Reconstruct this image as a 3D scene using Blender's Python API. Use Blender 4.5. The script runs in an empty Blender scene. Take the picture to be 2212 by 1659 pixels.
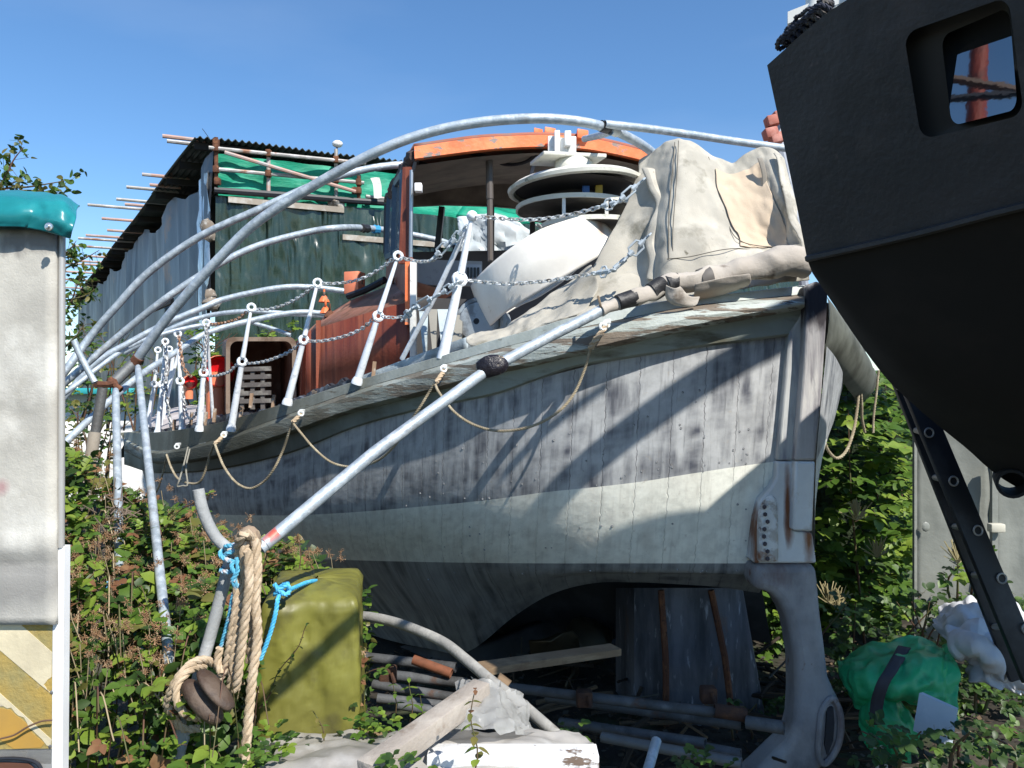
import bpy, bmesh, math, random
from mathutils import Vector, Matrix, noise
V = Vector
R = math.radians
rnd = random.Random(7)
scene = bpy.context.scene
col = scene.collection

# ---------------------------------------------------------------- camera
FOC = 1671.0            # focal length in units of a 2212 wide picture
CAM = V((0, 0, 1.75))
PITCH = R(0.7)
cd = bpy.data.cameras.new("camera"); cam = bpy.data.objects.new("camera", cd); col.objects.link(cam)
cam.location = CAM; cam.rotation_euler = (R(90) + PITCH, 0, 0)
cd.sensor_width = 36; cd.lens = 36 * FOC / 2212; cd.clip_start = .05; cd.clip_end = 3000
scene.camera = cam

# ---------------------------------------------------------------- light
SUN_A, SUN_E = R(36), R(46)          # to the right of straight behind the camera, elevation
S = V((math.cos(SUN_E)*math.sin(SUN_A), -math.cos(SUN_E)*math.cos(SUN_A), math.sin(SUN_E)))
sl = bpy.data.lights.new("sun", 'SUN'); sun = bpy.data.objects.new("sun", sl); col.objects.link(sun)
sl.energy = 5.0; sl.angle = R(.5); sl.color = (1, .95, .87)
sun.rotation_euler = S.to_track_quat('Z', 'Y').to_euler(); sun.location = S*50
w = bpy.data.worlds.new("World"); scene.world = w; w.use_nodes = True
nt = w.node_tree; bg = nt.nodes['Background']
sky = nt.nodes.new('ShaderNodeTexSky'); sky.sky_type = 'NISHITA'; sky.sun_disc = False
sky.sun_elevation = SUN_E; sky.sun_rotation = math.atan2(S.x, S.y)
sky.air_density = 1.0; sky.dust_density = 0; sky.ozone_density = 4; sky.altitude = 0
hs = nt.nodes.new('ShaderNodeHueSaturation'); hs.inputs['Saturation'].default_value = 1.18; nt.links.new(sky.outputs[0], hs.inputs['Color']); 
wt = nt.nodes.new('ShaderNodeTexCoord'); wm_ = nt.nodes.new('ShaderNodeMapping'); wm_.inputs['Scale'].default_value = (1.2, 2.5, 5); wm_.inputs['Rotation'].default_value = (.3, .2, .5)
wn_ = nt.nodes.new('ShaderNodeTexNoise'); wn_.inputs['Scale'].default_value = 1.6; wn_.inputs['Detail'].default_value = 7; wr_ = nt.nodes.new('ShaderNodeMapRange'); wr_.inputs[1].default_value = .45; wr_.inputs[2].default_value = .85; wr_.inputs[3].default_value = .025; wr_.inputs[4].default_value = .11
wx = nt.nodes.new('ShaderNodeMix'); wx.data_type = 'RGBA'; wx.inputs['B'].default_value = (6, 6.6, 7.4, 1)      # faint thin haze streaks
nt.links.new(wt.outputs['Generated'], wm_.inputs[0]); nt.links.new(wm_.outputs[0], wn_.inputs['Vector']); nt.links.new(wn_.outputs['Fac'], wr_.inputs[0]); nt.links.new(wr_.outputs[0], wx.inputs['Factor'])
nt.links.new(hs.outputs[0], wx.inputs['A']); nt.links.new(wx.outputs['Result'], bg.inputs[0]); bg.inputs[1].default_value = .125
scene.view_settings.view_transform = 'Standard'; scene.view_settings.look = 'None'
scene.view_settings.exposure = .5; scene.view_settings.gamma = 1
scene.render.engine = 'CYCLES'

# ---------------------------------------------------------------- placing
_c, _s = math.cos(PITCH), math.sin(PITCH)
def P(x, y, D):
    """point at distance D in front of the camera, in the direction of a spot of the photograph"""
    cx = (x-1106)/FOC*D; cy = (829.5-y)/FOC*D
    return V((cx, D*_c - cy*_s, D*_s + cy*_c)) + CAM
def PZ(x, Y, z):
    return V(((x-1106)/FOC*Y, Y, z))
def cr(p, n=6, closed=False):
    """Catmull-Rom through tuples / vectors, n steps a span"""
    p = [tuple(q) for q in p]
    if len(p) < 3 and not closed: 
        return [tuple(a+(b-a)*i/n for a, b in zip(p[0], p[1])) for i in range(n+1)]
    out = []; N = len(p)
    for i in range(N if closed else N-1):
        if closed: a, b, c, d = p[i-1], p[i], p[(i+1) % N], p[(i+2) % N]
        else:
            b, c = p[i], p[i+1]
            a = p[i-1] if i else tuple(2*u-v for u, v in zip(b, c))
            d = p[i+2] if i+2 < N else tuple(2*u-v for u, v in zip(c, b))
        for k in range(n):
            t = k/n
            out.append(tuple(.5*(2*q + (r-o)*t + (2*o-5*q+4*r-s)*t*t + (3*q-o-3*r+s)*t**3) for o, q, r, s in zip(a, b, c, d)))
    if not closed: out.append(p[-1])
    return out
def PP(pts, n=6):
    """spline through (x, y, D) spots"""
    return [P(*q[:3]) for q in cr(pts, n)]
def nz(v, s=1.0, seed=0):
    return noise.noise(V(v)*s + V((seed*13.1, seed*7.7, seed*3.3)))

class MB:
    """collects shapes of one mesh"""
    def __init__(s): s.v = []; s.f = []; s.m = []; s.uv = []; s.flat = []
    def add(s, vs, fs, mi=0, uv=None, flat=False):
        o = len(s.v); s.v += [V(x) for x in vs]
        for f in fs:
            s.f.append([o+i for i in f]); s.m.append(mi); s.flat.append(flat)
            s.uv.append([uv[i] for i in f] if uv else None)
        return s
    def grid(s, g, mi=0, closed=False, uvs=None, mfun=None, flip=False, flat=False):
        nr, nc = len(g), len(g[0]); vs = [p for r in g for p in r]; o = len(s.v)
        s.v += [V(p) for p in vs]
        for i in range(nr-1):
            for j in range(nc if closed else nc-1):
                q = [i*nc+j, i*nc+(j+1) % nc, (i+1)*nc+(j+1) % nc, (i+1)*nc+j]
                if flip: q.reverse()
                s.f.append([o+k for k in q]); s.m.append(mfun(i, j) if mfun else mi); s.flat.append(flat)
                s.uv.append([uvs[k] for k in q] if uvs else None)
        return s
    def tube(s, pts, r=.024, n=8, caps=True, mi=0, closed=False, hollow=0, ell=1.0):
        pts = [V(p) for p in pts]; N = len(pts)
        rr = r if isinstance(r, (list, tuple)) else [r]*N
        if len(rr) != N: rr = [rr[0]+(rr[-1]-rr[0])*i/(N-1) for i in range(N)] if len(rr) == 2 else [rr[min(len(rr)-1, int(i*len(rr)/N))] for i in range(N)]
        g = []; up = None; uv = []; L = 0
        for i, p in enumerate(pts):
            a = pts[i-1] if (i or closed) else p; b = pts[(i+1) % N] if (i < N-1 or closed) else p
            t = (b-a)
            t = t.normalized() if t.length > 1e-9 else V((0, 0, 1))
            if up is None: up = t.orthogonal().normalized()
            up = (up - t*up.dot(t)); up = up.normalized() if up.length > 1e-6 else t.orthogonal().normalized()
            sd = t.cross(up)
            if i: L += (p-pts[i-1]).length
            g.append([p + (up*math.cos(k*2*math.pi/n) + sd*math.sin(k*2*math.pi/n)*ell)*rr[i] for k in range(n)])
            uv += [(k/n, L) for k in range(n)]
        if closed: g.append(g[0]); uv += uv[:n]
        s.grid(g, mi, closed=True, uvs=uv, flip=True)
        if caps and not closed:
            for ring, fl in ((g[0], 0), (g[-1], 1)):
                if hollow:
                    c = sum(ring, V())/n; e = 1 if fl else 0; d = (pts[-2]-pts[-1]) if fl else (pts[1]-pts[0])
                    d = d.normalized()*hollow
                    inn = [c+(q-c)*.8 for q in ring]; dp = [q+d for q in inn]
                    s.grid([ring, inn, dp], mi, closed=True, flip=not fl)
                    s.add(dp, [list(range(n)) if not fl else list(range(n))[::-1]], mi, flat=True)
                else:
                    s.add(ring, [list(range(n))[::-1] if not fl else list(range(n))], mi, flat=True)
        return s
    def box(s, c, ax, ay, az, mi=0, bev=0):
        """box by centre and three half-axis vectors"""
        c = V(c); ax = V(ax); ay = V(ay); az = V(az)
        if ax.cross(ay).dot(az) < 0: ax = -ax
        if bev:
            lx, ly, lz = ax.length, ay.length, az.length; b = min(bev, lx*.45, ly*.45, lz*.45)
            ux, uy, uz = ax/lx, ay/ly, az/lz; bm = bmesh.new(); bmesh.ops.create_cube(bm, size=2)
            for q in bm.verts: q.co = V((q.co.x*lx, q.co.y*ly, q.co.z*lz))
            bmesh.ops.bevel(bm, geom=bm.edges[:], offset=b, segments=2, profile=.5, affect='EDGES')
            bm.verts.index_update()
            s.add([c+ux*q.co.x+uy*q.co.y+uz*q.co.z for q in bm.verts], [[q.index for q in f.verts] for f in bm.faces], mi)
            bm.free(); return s
        vs = [c+ax*i+ay*j+az*k for k in (-1, 1) for j in (-1, 1) for i in (-1, 1)]
        return s.add(vs, [(0, 2, 3, 1), (4, 5, 7, 6), (0, 1, 5, 4), (2, 6, 7, 3), (0, 4, 6, 2), (1, 3, 7, 5)], mi, flat=True)
    def beam(s, a, b, w, h, up=(0, 0, 1), mi=0, bev=0):
        """rectangular bar a -> b; w across, h along up"""
        a = V(a); b = V(b); t = (b-a); sd = t.cross(V(up)).normalized(); u = sd.cross(t).normalized()
        return s.box((a+b)/2, t/2, sd*w/2, u*h/2, mi, bev)
    def prism(s, poly, ext, mi=0):
        """closed polygon of 3-D points pushed by ext"""
        n = len(poly); ext = V(ext); poly = [V(p) for p in poly]
        vs = poly+[p+ext for p in poly]
        nn = V()
        for i in range(n): nn += poly[i].cross(poly[(i+1) % n])
        fs = [list(range(n)), list(range(2*n-1, n-1, -1))]+[[(i+1) % n, i, i+n, (i+1) % n+n] for i in range(n)]
        if nn.dot(ext) > 0: fs = [f[::-1] for f in fs]
        return s.add(vs, fs, mi, flat=True)
    def ball(s, c, r, n=8, mi=0, sc=(1, 1, 1), wob=0):
        g = []; c = V(c)
        for i in range(n//2+1):
            a = math.pi*i/(n//2)
            g.append([c+V((math.sin(a)*math.cos(b)*sc[0], math.sin(a)*math.sin(b)*sc[1], math.cos(a)*sc[2]))*r*(1+wob*rnd.uniform(-1, 1)) for b in [2*math.pi*k/n for k in range(n)]])
        return s.grid(g, mi, closed=True, flip=True)
    def lathe(s, o, ax, prof, n=24, mi=0, ref=None):
        """prof = (radius, height along axis)"""
        o = V(o); ax = V(ax).normalized(); u = (V(ref) - ax*V(ref).dot(ax)).normalized() if ref else ax.orthogonal().normalized(); v = ax.cross(u)
        g = [[o+ax*h+(u*math.cos(2*math.pi*k/n)+v*math.sin(2*math.pi*k/n))*max(r, 1e-4) for k in range(n)] for r, h in prof]
        return s.grid(g, mi, closed=True)
    def torus(s, c, ax, R1, r, n=10, m=5, mi=0, ell=None):
        ax = V(ax).normalized(); u = (V(ell)-ax*V(ell).dot(ax)).normalized() if ell else ax.orthogonal().normalized(); v = ax.cross(u)
        k = 1.55 if ell else 1
        return s.tube([V(c)+u*math.cos(2*math.pi*i/n)*R1*k+v*math.sin(2*math.pi*i/n)*R1 for i in range(n)], r, m, closed=True, mi=mi)
    def chain(s, pts, L=.03, r=.004, w=None):
        pts = [V(p) for p in pts]; d = [0]
        for a, b in zip(pts, pts[1:]): d.append(d[-1]+(b-a).length)
        n = max(2, int(d[-1]/(L*.78))); j = 0; w = w or L*.3
        for i in range(n):
            q = (i+.5)*d[-1]/n
            while j < len(d)-2 and d[j+1] < q: j += 1
            f = (q-d[j])/max(1e-9, d[j+1]-d[j]); c = pts[j].lerp(pts[j+1], f); t = (pts[j+1]-pts[j]).normalized()
            a = t.cross(V((0, 0, 1))); a = a.normalized() if a.length > .01 else t.orthogonal().normalized(); b = t.cross(a)
            ang = R(45 if i % 2 else -45)+rnd.uniform(-.2, .2); nrm = a*math.cos(ang)+b*math.sin(ang)
            u = t; v2 = nrm.cross(u); ring = []
            for k in range(8):
                th = 2*math.pi*k/8; ring.append(c+u*math.cos(th)*L*.55+v2*math.sin(th)*w)
            s.tube(ring, r, 4, closed=True)
        return s
    def rope(s, pts, r=.012, pitch=5.0, strands=3, n=6, step=None):
        """laid rope: strands wound round the path"""
        pts = [V(p) for p in pts]; d = [0]
        for a, b in zip(pts, pts[1:]): d.append(d[-1]+(b-a).length)
        step = step or r*1.0; N = max(4, int(d[-1]/step)); path = []; j = 0
        for i in range(N+1):
            q = i*d[-1]/N
            while j < len(d)-2 and d[j+1] < q: j += 1
            f = (q-d[j])/max(1e-9, d[j+1]-d[j]); path.append(pts[j].lerp(pts[j+1], f))
        for k in range(strands):
            out = []; up = None
            for i, p in enumerate(path):
                t = (path[min(N, i+1)]-path[max(0, i-1)]).normalized()
                if up is None: up = t.orthogonal().normalized()
                up = (up-t*up.dot(t)).normalized(); sd = t.cross(up)
                a = 2*math.pi*(k/strands + i*d[-1]/N/(r*2*pitch/1.6))
                out.append(p+(up*math.cos(a)+sd*math.sin(a))*r*.52)
            s.tube(out, r*.55, n)
        return s
    def build(s, name, mats, parent=None, sharp=40, solid=0, sub=0):
        me = bpy.data.meshes.new(name)
        root = parent
        while root is not None and root.parent: root = root.parent
        if parent is None:
            xs = [p.x for p in s.v]; ys = [p.y for p in s.v]; zs = [p.z for p in s.v]
            o = V(((min(xs)+max(xs))/2, (min(ys)+max(ys))/2, min(zs)))
        else:
            o = V(root.location)
        me.from_pydata([p-o for p in s.v], [], s.f)
        if not isinstance(mats, (list, tuple)): mats = [mats]
        for m in mats: me.materials.append(m)
        for i, p in enumerate(me.polygons): p.material_index = s.m[i]; p.use_smooth = not s.flat[i]
        if any(u is not None for u in s.uv):
            uvl = me.uv_layers.new(name="UVMap")
            for i, p in enumerate(me.polygons):
                if s.uv[i]:
                    for k, li in enumerate(p.loop_indices): uvl.data[li].uv = s.uv[i][k]
        me.validate(); me.update()
        me.set_sharp_from_angle(angle=R(sharp))
        ob = bpy.data.objects.new(name, me); col.objects.link(ob)
        if parent is None: ob.location = o
        else:
            ob.parent = parent
        if solid:
            md = ob.modifiers.new("Solidify", 'SOLIDIFY'); md.thickness = abs(solid); md.offset = -1 if solid > 0 else 1
        if sub:
            md = ob.modifiers.new("Subsurf", 'SUBSURF'); md.levels = sub; md.render_levels = sub
        return ob
def tag(o, label=None, cat=None, group=None, kind=None):
    if label: o['label'] = label
    if cat: o['category'] = cat
    if group: o['group'] = group
    if kind: o['kind'] = kind
    return o
def thing(name, loc, label, cat, group=None):
    o = bpy.data.objects.new(name, None); col.objects.link(o); o.location = loc; o.empty_display_size = .2
    return tag(o, label, cat, group)
def copy_tree(o, parent=None):
    c = o.copy(); col.objects.link(c); c.parent = parent
    for ch in [x for x in bpy.data.objects if x.parent == o]: copy_tree(ch, c)
    return c

# ---------------------------------------------------------------- materials
def W(name, base, layers=(), rough=.6, metal=0, bump=(), coord='Object', spec=.5, trans=0, alpha=1, ior=1.45, rvar=0, sub=0, emit=None):
    """layers: (colour, scale, lo, hi, stretch[, detail]) laid over the base where a stretched noise passes lo..hi"""
    m = bpy.data.materials.new(name); m.use_nodes = True; t = m.node_tree; N = t.nodes; L = t.links
    b = N['Principled BSDF']; tc = N.new('ShaderNodeTexCoord'); out = tc.outputs[coord]
    geo = N.new('ShaderNodeNewGeometry')
    rn = [0]
    def nse(scale, st=(1, 1, 1), det=6, rgh=.6, src=None):
        mp = N.new('ShaderNodeMapping'); mp.inputs['Scale'].default_value = st
        rn[0] += 1; mp.inputs['Location'].default_value = (rn[0]*3.7, rn[0]*1.9, rn[0]*2.3)
        L.new(src or out, mp.inputs['Vector'])
        n = N.new('ShaderNodeTexNoise'); n.inputs['Scale'].default_value = scale; n.inputs['Detail'].default_value = det
        n.inputs['Roughness'].default_value = rgh; L.new(mp.outputs[0], n.inputs['Vector']); return n.outputs['Fac']
    def ramp(x, lo, hi):
        r = N.new('ShaderNodeMapRange'); r.inputs['From Min'].default_value = lo; r.inputs['From Max'].default_value = hi
        L.new(x, r.inputs['Value']); return r.outputs[0]
    cur = None
    rgb = N.new('ShaderNodeRGB'); rgb.outputs[0].default_value = (*base, 1); cur = rgb.outputs[0]
    # slight tone drift everywhere
    hv = N.new('ShaderNodeHueSaturation'); L.new(cur, hv.inputs['Color'])
    v = N.new('ShaderNodeMapRange'); v.inputs['To Min'].default_value = .82; v.inputs['To Max'].default_value = 1.16
    v.inputs['From Min'].default_value = .3; v.inputs['From Max'].default_value = .7
    L.new(nse(2.3), v.inputs['Value']); L.new(v.outputs[0], hv.inputs['Value']); cur = hv.outputs[0]
    for ly in layers:
        if ly[0] == 'spot':        # ('spot', colour, centre, radii, softness, noise scale)
            _, c, ce, ra, soft, ns = ly
            sb = N.new('ShaderNodeVectorMath'); sb.operation = 'SUBTRACT'; L.new(geo.outputs['Position'], sb.inputs[0]); sb.inputs[1].default_value = ce
            dv = N.new('ShaderNodeVectorMath'); dv.operation = 'DIVIDE'; L.new(sb.outputs[0], dv.inputs[0]); dv.inputs[1].default_value = ra
            ln = N.new('ShaderNodeVectorMath'); ln.operation = 'LENGTH'; L.new(dv.outputs[0], ln.inputs[0])
            ad = N.new('ShaderNodeMath'); ad.operation = 'MULTIPLY_ADD'; L.new(nse(ns, (1, 1, .35)), ad.inputs[0]); ad.inputs[1].default_value = 1.6; L.new(ln.outputs['Value'], ad.inputs[2])
            f = ramp(ad.outputs[0], 1.8, 1.8-soft)
        else:
            c, sc, lo, hi = ly[:4]; st = ly[4] if len(ly) > 4 else (1, 1, 1); det = ly[5] if len(ly) > 5 else 8
            f = ramp(nse(sc, st, det), lo, hi)
        mx = N.new('ShaderNodeMix'); mx.data_type = 'RGBA'; L.new(f, mx.inputs['Factor']); L.new(cur, mx.inputs['A']); mx.inputs['B'].default_value = (*c, 1)
        cur = mx.outputs['Result']
    L.new(cur, b.inputs['Base Color'])
    b.inputs['Roughness'].default_value = rough; b.inputs['Metallic'].default_value = metal; b.inputs['IOR'].default_value = ior
    b.inputs['Specular IOR Level'].default_value = spec
    if rvar:
        r = N.new('ShaderNodeMapRange'); r.inputs['From Min'].default_value = .3; r.inputs['From Max'].default_value = .7
        r.inputs['To Min'].default_value = max(.02, rough-rvar); r.inputs['To Max'].default_value = min(1, rough+rvar)
        L.new(nse(9), r.inputs['Value']); L.new(r.outputs[0], b.inputs['Roughness'])
    prev = None
    for bp in bump:
        sc, stg = bp[:2]; st = bp[2] if len(bp) > 2 else (1, 1, 1); dist = bp[3] if len(bp) > 3 else .01
        bn = N.new('ShaderNodeBump'); bn.inputs['Strength'].default_value = stg; bn.inputs['Distance'].default_value = dist
        hh = nse(sc, st, 6)
        if len(bp) > 4: hh.node.noise_type = 'RIDGED_MULTIFRACTAL'; hh.node.inputs['Detail'].default_value = 3
        L.new(hh, bn.inputs['Height'])
        if prev: L.new(prev, bn.inputs['Normal'])
        prev = bn.outputs[0]
    if prev: L.new(prev, b.inputs['Normal'])
    if trans: b.inputs['Transmission Weight'].default_value = trans
    if alpha < 1: b.inputs['Alpha'].default_value = alpha
    if sub:
        # thin cloth or leaf: some light comes through
        tr = N.new('ShaderNodeBsdfTranslucent'); L.new(cur, tr.inputs['Color']); ms = N.new('ShaderNodeMixShader'); ms.inputs[0].default_value = sub
        L.new(b.outputs[0], ms.inputs[1]); L.new(tr.outputs[0], ms.inputs[2]); L.new(ms.outputs[0], N['Material Output'].inputs['Surface'])
    return m
GAL = W('galvanised', (.35, .41, .46), [((.50, .56, .61), 22, .45, .6), ((.25, .28, .31), 60, .62, .75), ((.24, .22, .19), 4, .6, .75)], rough=.55, metal=.35, bump=[(90, .25)], rvar=.12)
GALD = W('dirty_galvanised', (.15, .16, .165), [((.12, .12, .12), 6, .45, .62), ((.17, .075, .035), 5, .62, .7)], rough=.6, metal=.4, bump=[(70, .3)])
RUST = W('rust', (.11, .045, .025), [((.20, .085, .04), 14, .5, .65), ((.05, .025, .018), 30, .55, .7)], rough=.9, bump=[(60, .6)])
WHP = W('white_gloss_paint', (.76, .80, .84), [((.50, .53, .56), 30, .55, .7), ((.30, .17, .10), 16, .68, .74)], rough=.35, bump=[(40, .15)])
CHAINM = W('chain_steel', (.60, .62, .62), [((.25, .2, .16), 30, .5, .65)], rough=.45, metal=.35)
CHAINR = W('rusty_chain', (.33, .16, .08), [((.55, .45, .38), 25, .5, .6)], rough=.8)
BLACKTAPE = W('black_tape', (.02, .02, .022), [((.07, .07, .07), 20, .5, .7)], rough=.5, bump=[(30, .5)])
# ================================================================ the old lifeboat
boat = thing('lifeboat', P(1000, 1500, 5.2), 'weathered grey double-ended wooden lifeboat with orange-edged wheelhouse, propped on the ground', 'boat')

def hull_mat(name, c1, dark, streaks, seam=.75):
    m = W(name, c1, [(tuple(x*1.12 for x in c1), 3, .45, .65), ((.42, .37, .30), 5, .63, .8, (1, 1, .4))], rough=.5, coord='UV')
    t = m.node_tree; N = t.nodes; L = t.links; b = N['Principled BSDF']
    src = b.inputs['Base Color'].links[0].from_socket
    tc = N.new('ShaderNodeTexCoord'); sep = N.new('ShaderNodeSeparateXYZ'); L.new(tc.outputs['UV'], sep.inputs[0])
    def math_(op, a, b_=None, c=None):
        n = N.new('ShaderNodeMath'); n.operation = op
        for i, x in enumerate((a, b_, c)):
            if x is None: continue
            if isinstance(x, (int, float)): n.inputs[i].default_value = x
            else: L.new(x, n.inputs[i])
        return n.outputs[0]
    def nz_(st, sc=1, det=6, loc=0):
        mp = N.new('ShaderNodeMapping'); mp.inputs['Scale'].default_value = st; mp.inputs['Location'].default_value = (loc, loc, 0); L.new(tc.outputs['UV'], mp.inputs[0])
        n = N.new('ShaderNodeTexNoise'); n.inputs['Scale'].default_value = sc; n.inputs['Detail'].default_value = det; L.new(mp.outputs[0], n.inputs[0]); return n.outputs['Fac']
    def rmp(x, lo, hi):
        r = N.new('ShaderNodeMapRange'); r.inputs[1].default_value = lo; r.inputs[2].default_value = hi; L.new(x, r.inputs[0]); return r.outputs[0]
    def mixc(f, a, c):
        x = N.new('ShaderNodeMix'); x.data_type = 'RGBA'; L.new(f, x.inputs['Factor']); L.new(a, x.inputs['A']); x.inputs['B'].default_value = (*c, 1); return x.outputs['Result']
    cur = src
    # run-down dirt in vertical streaks
    st = nz_((2.4, .42, 1), 1, 9, 2.0)
    big = nz_((.45, 1.3, 1), 1, 4, 5.0)
    fac = math_('MULTIPLY', rmp(st, .40, .66), rmp(big, .34, .62))
    fac = math_('MULTIPLY', fac, streaks)
    cur = mixc(fac, cur, dark)
    st2 = nz_((8, .6, 1), 1, 8, 9.0)
    cur = mixc(math_('MULTIPLY', rmp(st2, .55, .72), streaks*.5), cur, tuple(x*.6 for x in dark))
    # fastenings: rows of small heads
    # plank seams
    wob = math_('MULTIPLY_ADD', nz_((2, 6, 1), 1, 3, 4.0), .16, sep.outputs[0])
    fr = math_('FRACT', wob); dd = math_('ABSOLUTE', math_('SUBTRACT', fr, .5))
    gate = rmp(nz_((.9, 2.2, 1), 1, 5, 7.0), .35, .6)
    seamf = rmp(dd, .020, .006)
    cur = mixc(math_('MULTIPLY', math_('MULTIPLY', seamf, gate), seam), cur, (.10, .095, .10))
    pl = rmp(math_('SUBTRACT', dd, .02), .018, .0)
    L.new(cur, b.inputs['Base Color'])
    hgt = math_('SUBTRACT', math_('MULTIPLY', nz_((1.3, 1.3, 1), 3, 5, 1.0), .35), math_('MULTIPLY', seamf, .5))
    bump = N.new('ShaderNodeBump'); bump.inputs['Strength'].default_value = .5; bump.inputs['Distance'].default_value = .012
    L.new(hgt, bump.inputs['Height']); L.new(bump.outputs[0], b.inputs['Normal'])
    return m
HUP = hull_mat('hull_upper_grey', (.40, .41, .415), (.075, .08, .10), 1.0)
HSTR = hull_mat('hull_pale_band', (.74, .745, .67), (.50, .46, .40), .45, .35)
HLOW = hull_mat('hull_lower_grey', (.27, .28, .28), (.06, .065, .075), .9)
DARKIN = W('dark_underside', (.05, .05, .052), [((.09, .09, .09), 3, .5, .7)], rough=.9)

r0 = [(1706,716,4.02),(1600,733,3.95),(1500,747,3.92),(1400,765,3.92),(1300,784,3.95),(1190,811,4.02),(1061,849,4.2),(917,879,4.5),(771,918,4.85),(628,974,5.25),(467,1011,5.85),(345,1018,6.7),(305,1008,7.4)]
r1 = [(1680,996,4.02),(1585,1009,3.98),(1488,1024,3.96),(1388,1040,3.97),(1288,1052,4.0),(1180,1063,4.08),(1055,1080,4.27),(912,1094,4.6),(770,1106,4.98),(632,1113,5.4),(480,1112,6.05),(365,1106,6.9),(335,1098,7.5)]
r2 = [(1668,1217,4.1),(1570,1217,4.1),(1472,1217,4.12),(1375,1217,4.15),(1275,1217,4.2),(1172,1217,4.32),(1052,1216,4.52),(920,1214,4.9),(790,1211,5.3),(670,1207,5.75),(540,1204,6.4),(440,1200,7.2),(410,1196,7.7)]
r3 = [(1655,1252,4.2),(1560,1242,4.2),(1465,1240,4.25),(1370,1240,4.3),(1275,1241,4.35),(1178,1256,4.5),(1085,1285,4.8),(975,1325,5.15),(860,1315,5.6),(750,1290,6.05),(640,1270,6.7),(560,1255,7.4),(530,1245,7.8)]
r4 = [(1640,1281,4.35),(1550,1268,4.4),(1462,1262,4.45),(1375,1258,4.5),(1280,1260,4.55),(1190,1284,4.75),(1110,1332,5.1),(1010,1408,5.5),(920,1400,5.9),(830,1380,6.4),(740,1350,7),(660,1320,7.6),(640,1300,8)]
nS, nV = 6, 6
rows = [PP(r, nS) for r in (r0, r1, r2, r3, r4)]
NC = len(rows[0])
colsp = [cr([rows[i][j] for i in range(5)], nV) for j in range(NC)]
g = [[V(colsp[j][i]) for j in range(NC)] for i in range(len(colsp[0]))]
us = [0]
for a, b in zip(rows[1], rows[1][1:]): us.append(us[-1]+(b-a).length/.172)
vs_ = [0]
for i in range(len(g)-1): vs_.append(vs_[-1]+(g[i+1][20]-g[i][20]).length/.172)
uvs = [(us[j], vs_[i]) for i in range(len(g)) for j in range(NC)]
mb = MB(); mb.grid(g, uvs=uvs, mfun=lambda i, j: 0 if i < nV else (1 if i < 2*nV else 2))
# tunnel over the propeller and the inner side of the keel
last = g[-1]
tun = [V((p.x+.25, p.y+.9, p.z+.12)) for p in last]; tun2 = [V((p.x+.5, p.y+1.3, p.z-.7)) for p in last]
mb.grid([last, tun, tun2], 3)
# far side
f0 = [(1786,748,4.05),(1806,774,4.3),(1822,812,4.7),(1815,850,5.2),(1780,870,6),(1650,900,7.5),(1200,930,9),(600,960,9.6),(420,960,9),(335,990,8),(305,1008,7.4)]
f1 = [(1763,996,4.05),(1783,950,4.45),(1785,955,4.9),(1765,970,5.5),(1700,985,6.2),(1560,1000,7.5),(1200,1010,9),(700,1040,9.6),(500,1060,9),(365,1080,8),(335,1098,7.5)]
f2 = [(1760,1217,4.15),(1740,1170,4.6),(1700,1160,5.2),(1600,1150,5.8),(1500,1150,6.5),(1300,1150,7.5),(1100,1150,8.6),(800,1160,9),(600,1170,8.7),(460,1180,8),(410,1196,7.7)]
ff = [PP(r, nS) for r in (f0, f1, f2)]
NF = len(ff[0]); fc = [cr([ff[i][j] for i in range(3)], nV) for j in range(NF)]
gf = [[V(fc[j][i]) for j in range(NF)] for i in range(len(fc[0]))]
uf = [0]
for a, b in zip(ff[0], ff[0][1:]): uf.append(uf[-1]+(b-a).length/.172)
mb.grid(gf, uvs=[(uf[j]+.3, i*.5) for i in range(len(gf)) for j in range(NF)], mfun=lambda i, j: 0 if i < nV else 1, flip=True)
hull = mb.build('hull', [HUP, HSTR, HLOW, DARKIN], boat, sharp=50)

# bolt heads / dowels over the planking
BOLT = W('weathered_bolt', (.33, .34, .34), [((.10, .10, .11), 40, .45, .55)], rough=.6)
q = random.Random(3); bolt0 = None
for k in range(85):
    j = q.randrange(3, 44); i = q.choice([2, 3, 4, 5, 5, 5, 8, 10, 13]); a = g[i][j]; b = g[i][j+1]; c = g[i+1][j]
    p = a.lerp(b, q.random())+(c-a)*q.random(); n = (b-a).cross(c-a).normalized()
    if n.y > 0: n = -n
    if bolt0 is None:
        bolt0 = MB().ball(boat.location, .008, 6, sc=(1, .6, 1)).build('bolt_head', BOLT, boat); bo = bolt0
    else: bo = bolt0.copy(); col.objects.link(bo); bo.parent = boat
    bo.location = p-V(boat.location); bo.scale = (q.uniform(.45, .95),)*3

# gunwale: toe plank, rounded belting, cove
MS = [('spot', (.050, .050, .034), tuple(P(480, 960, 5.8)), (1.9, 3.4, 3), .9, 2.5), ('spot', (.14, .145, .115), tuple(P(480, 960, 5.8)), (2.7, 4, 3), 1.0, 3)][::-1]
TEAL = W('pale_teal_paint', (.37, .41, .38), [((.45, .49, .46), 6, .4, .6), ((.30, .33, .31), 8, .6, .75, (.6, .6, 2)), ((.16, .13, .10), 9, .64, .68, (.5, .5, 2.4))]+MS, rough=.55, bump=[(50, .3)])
FLAKE = W('flaking_belting_paint', (.42, .46, .43), [((.27, .30, .27), 5, .45, .6, (.4, .4, 3)), ((.19, .155, .12), 5, .51, .54, (.5, .5, 5), ), ((.08, .07, .06), 16, .60, .64, (.5, .5, 5))]+MS, rough=.7, bump=[(22, .6, (.5, .5, 3)), (80, .3)])
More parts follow.
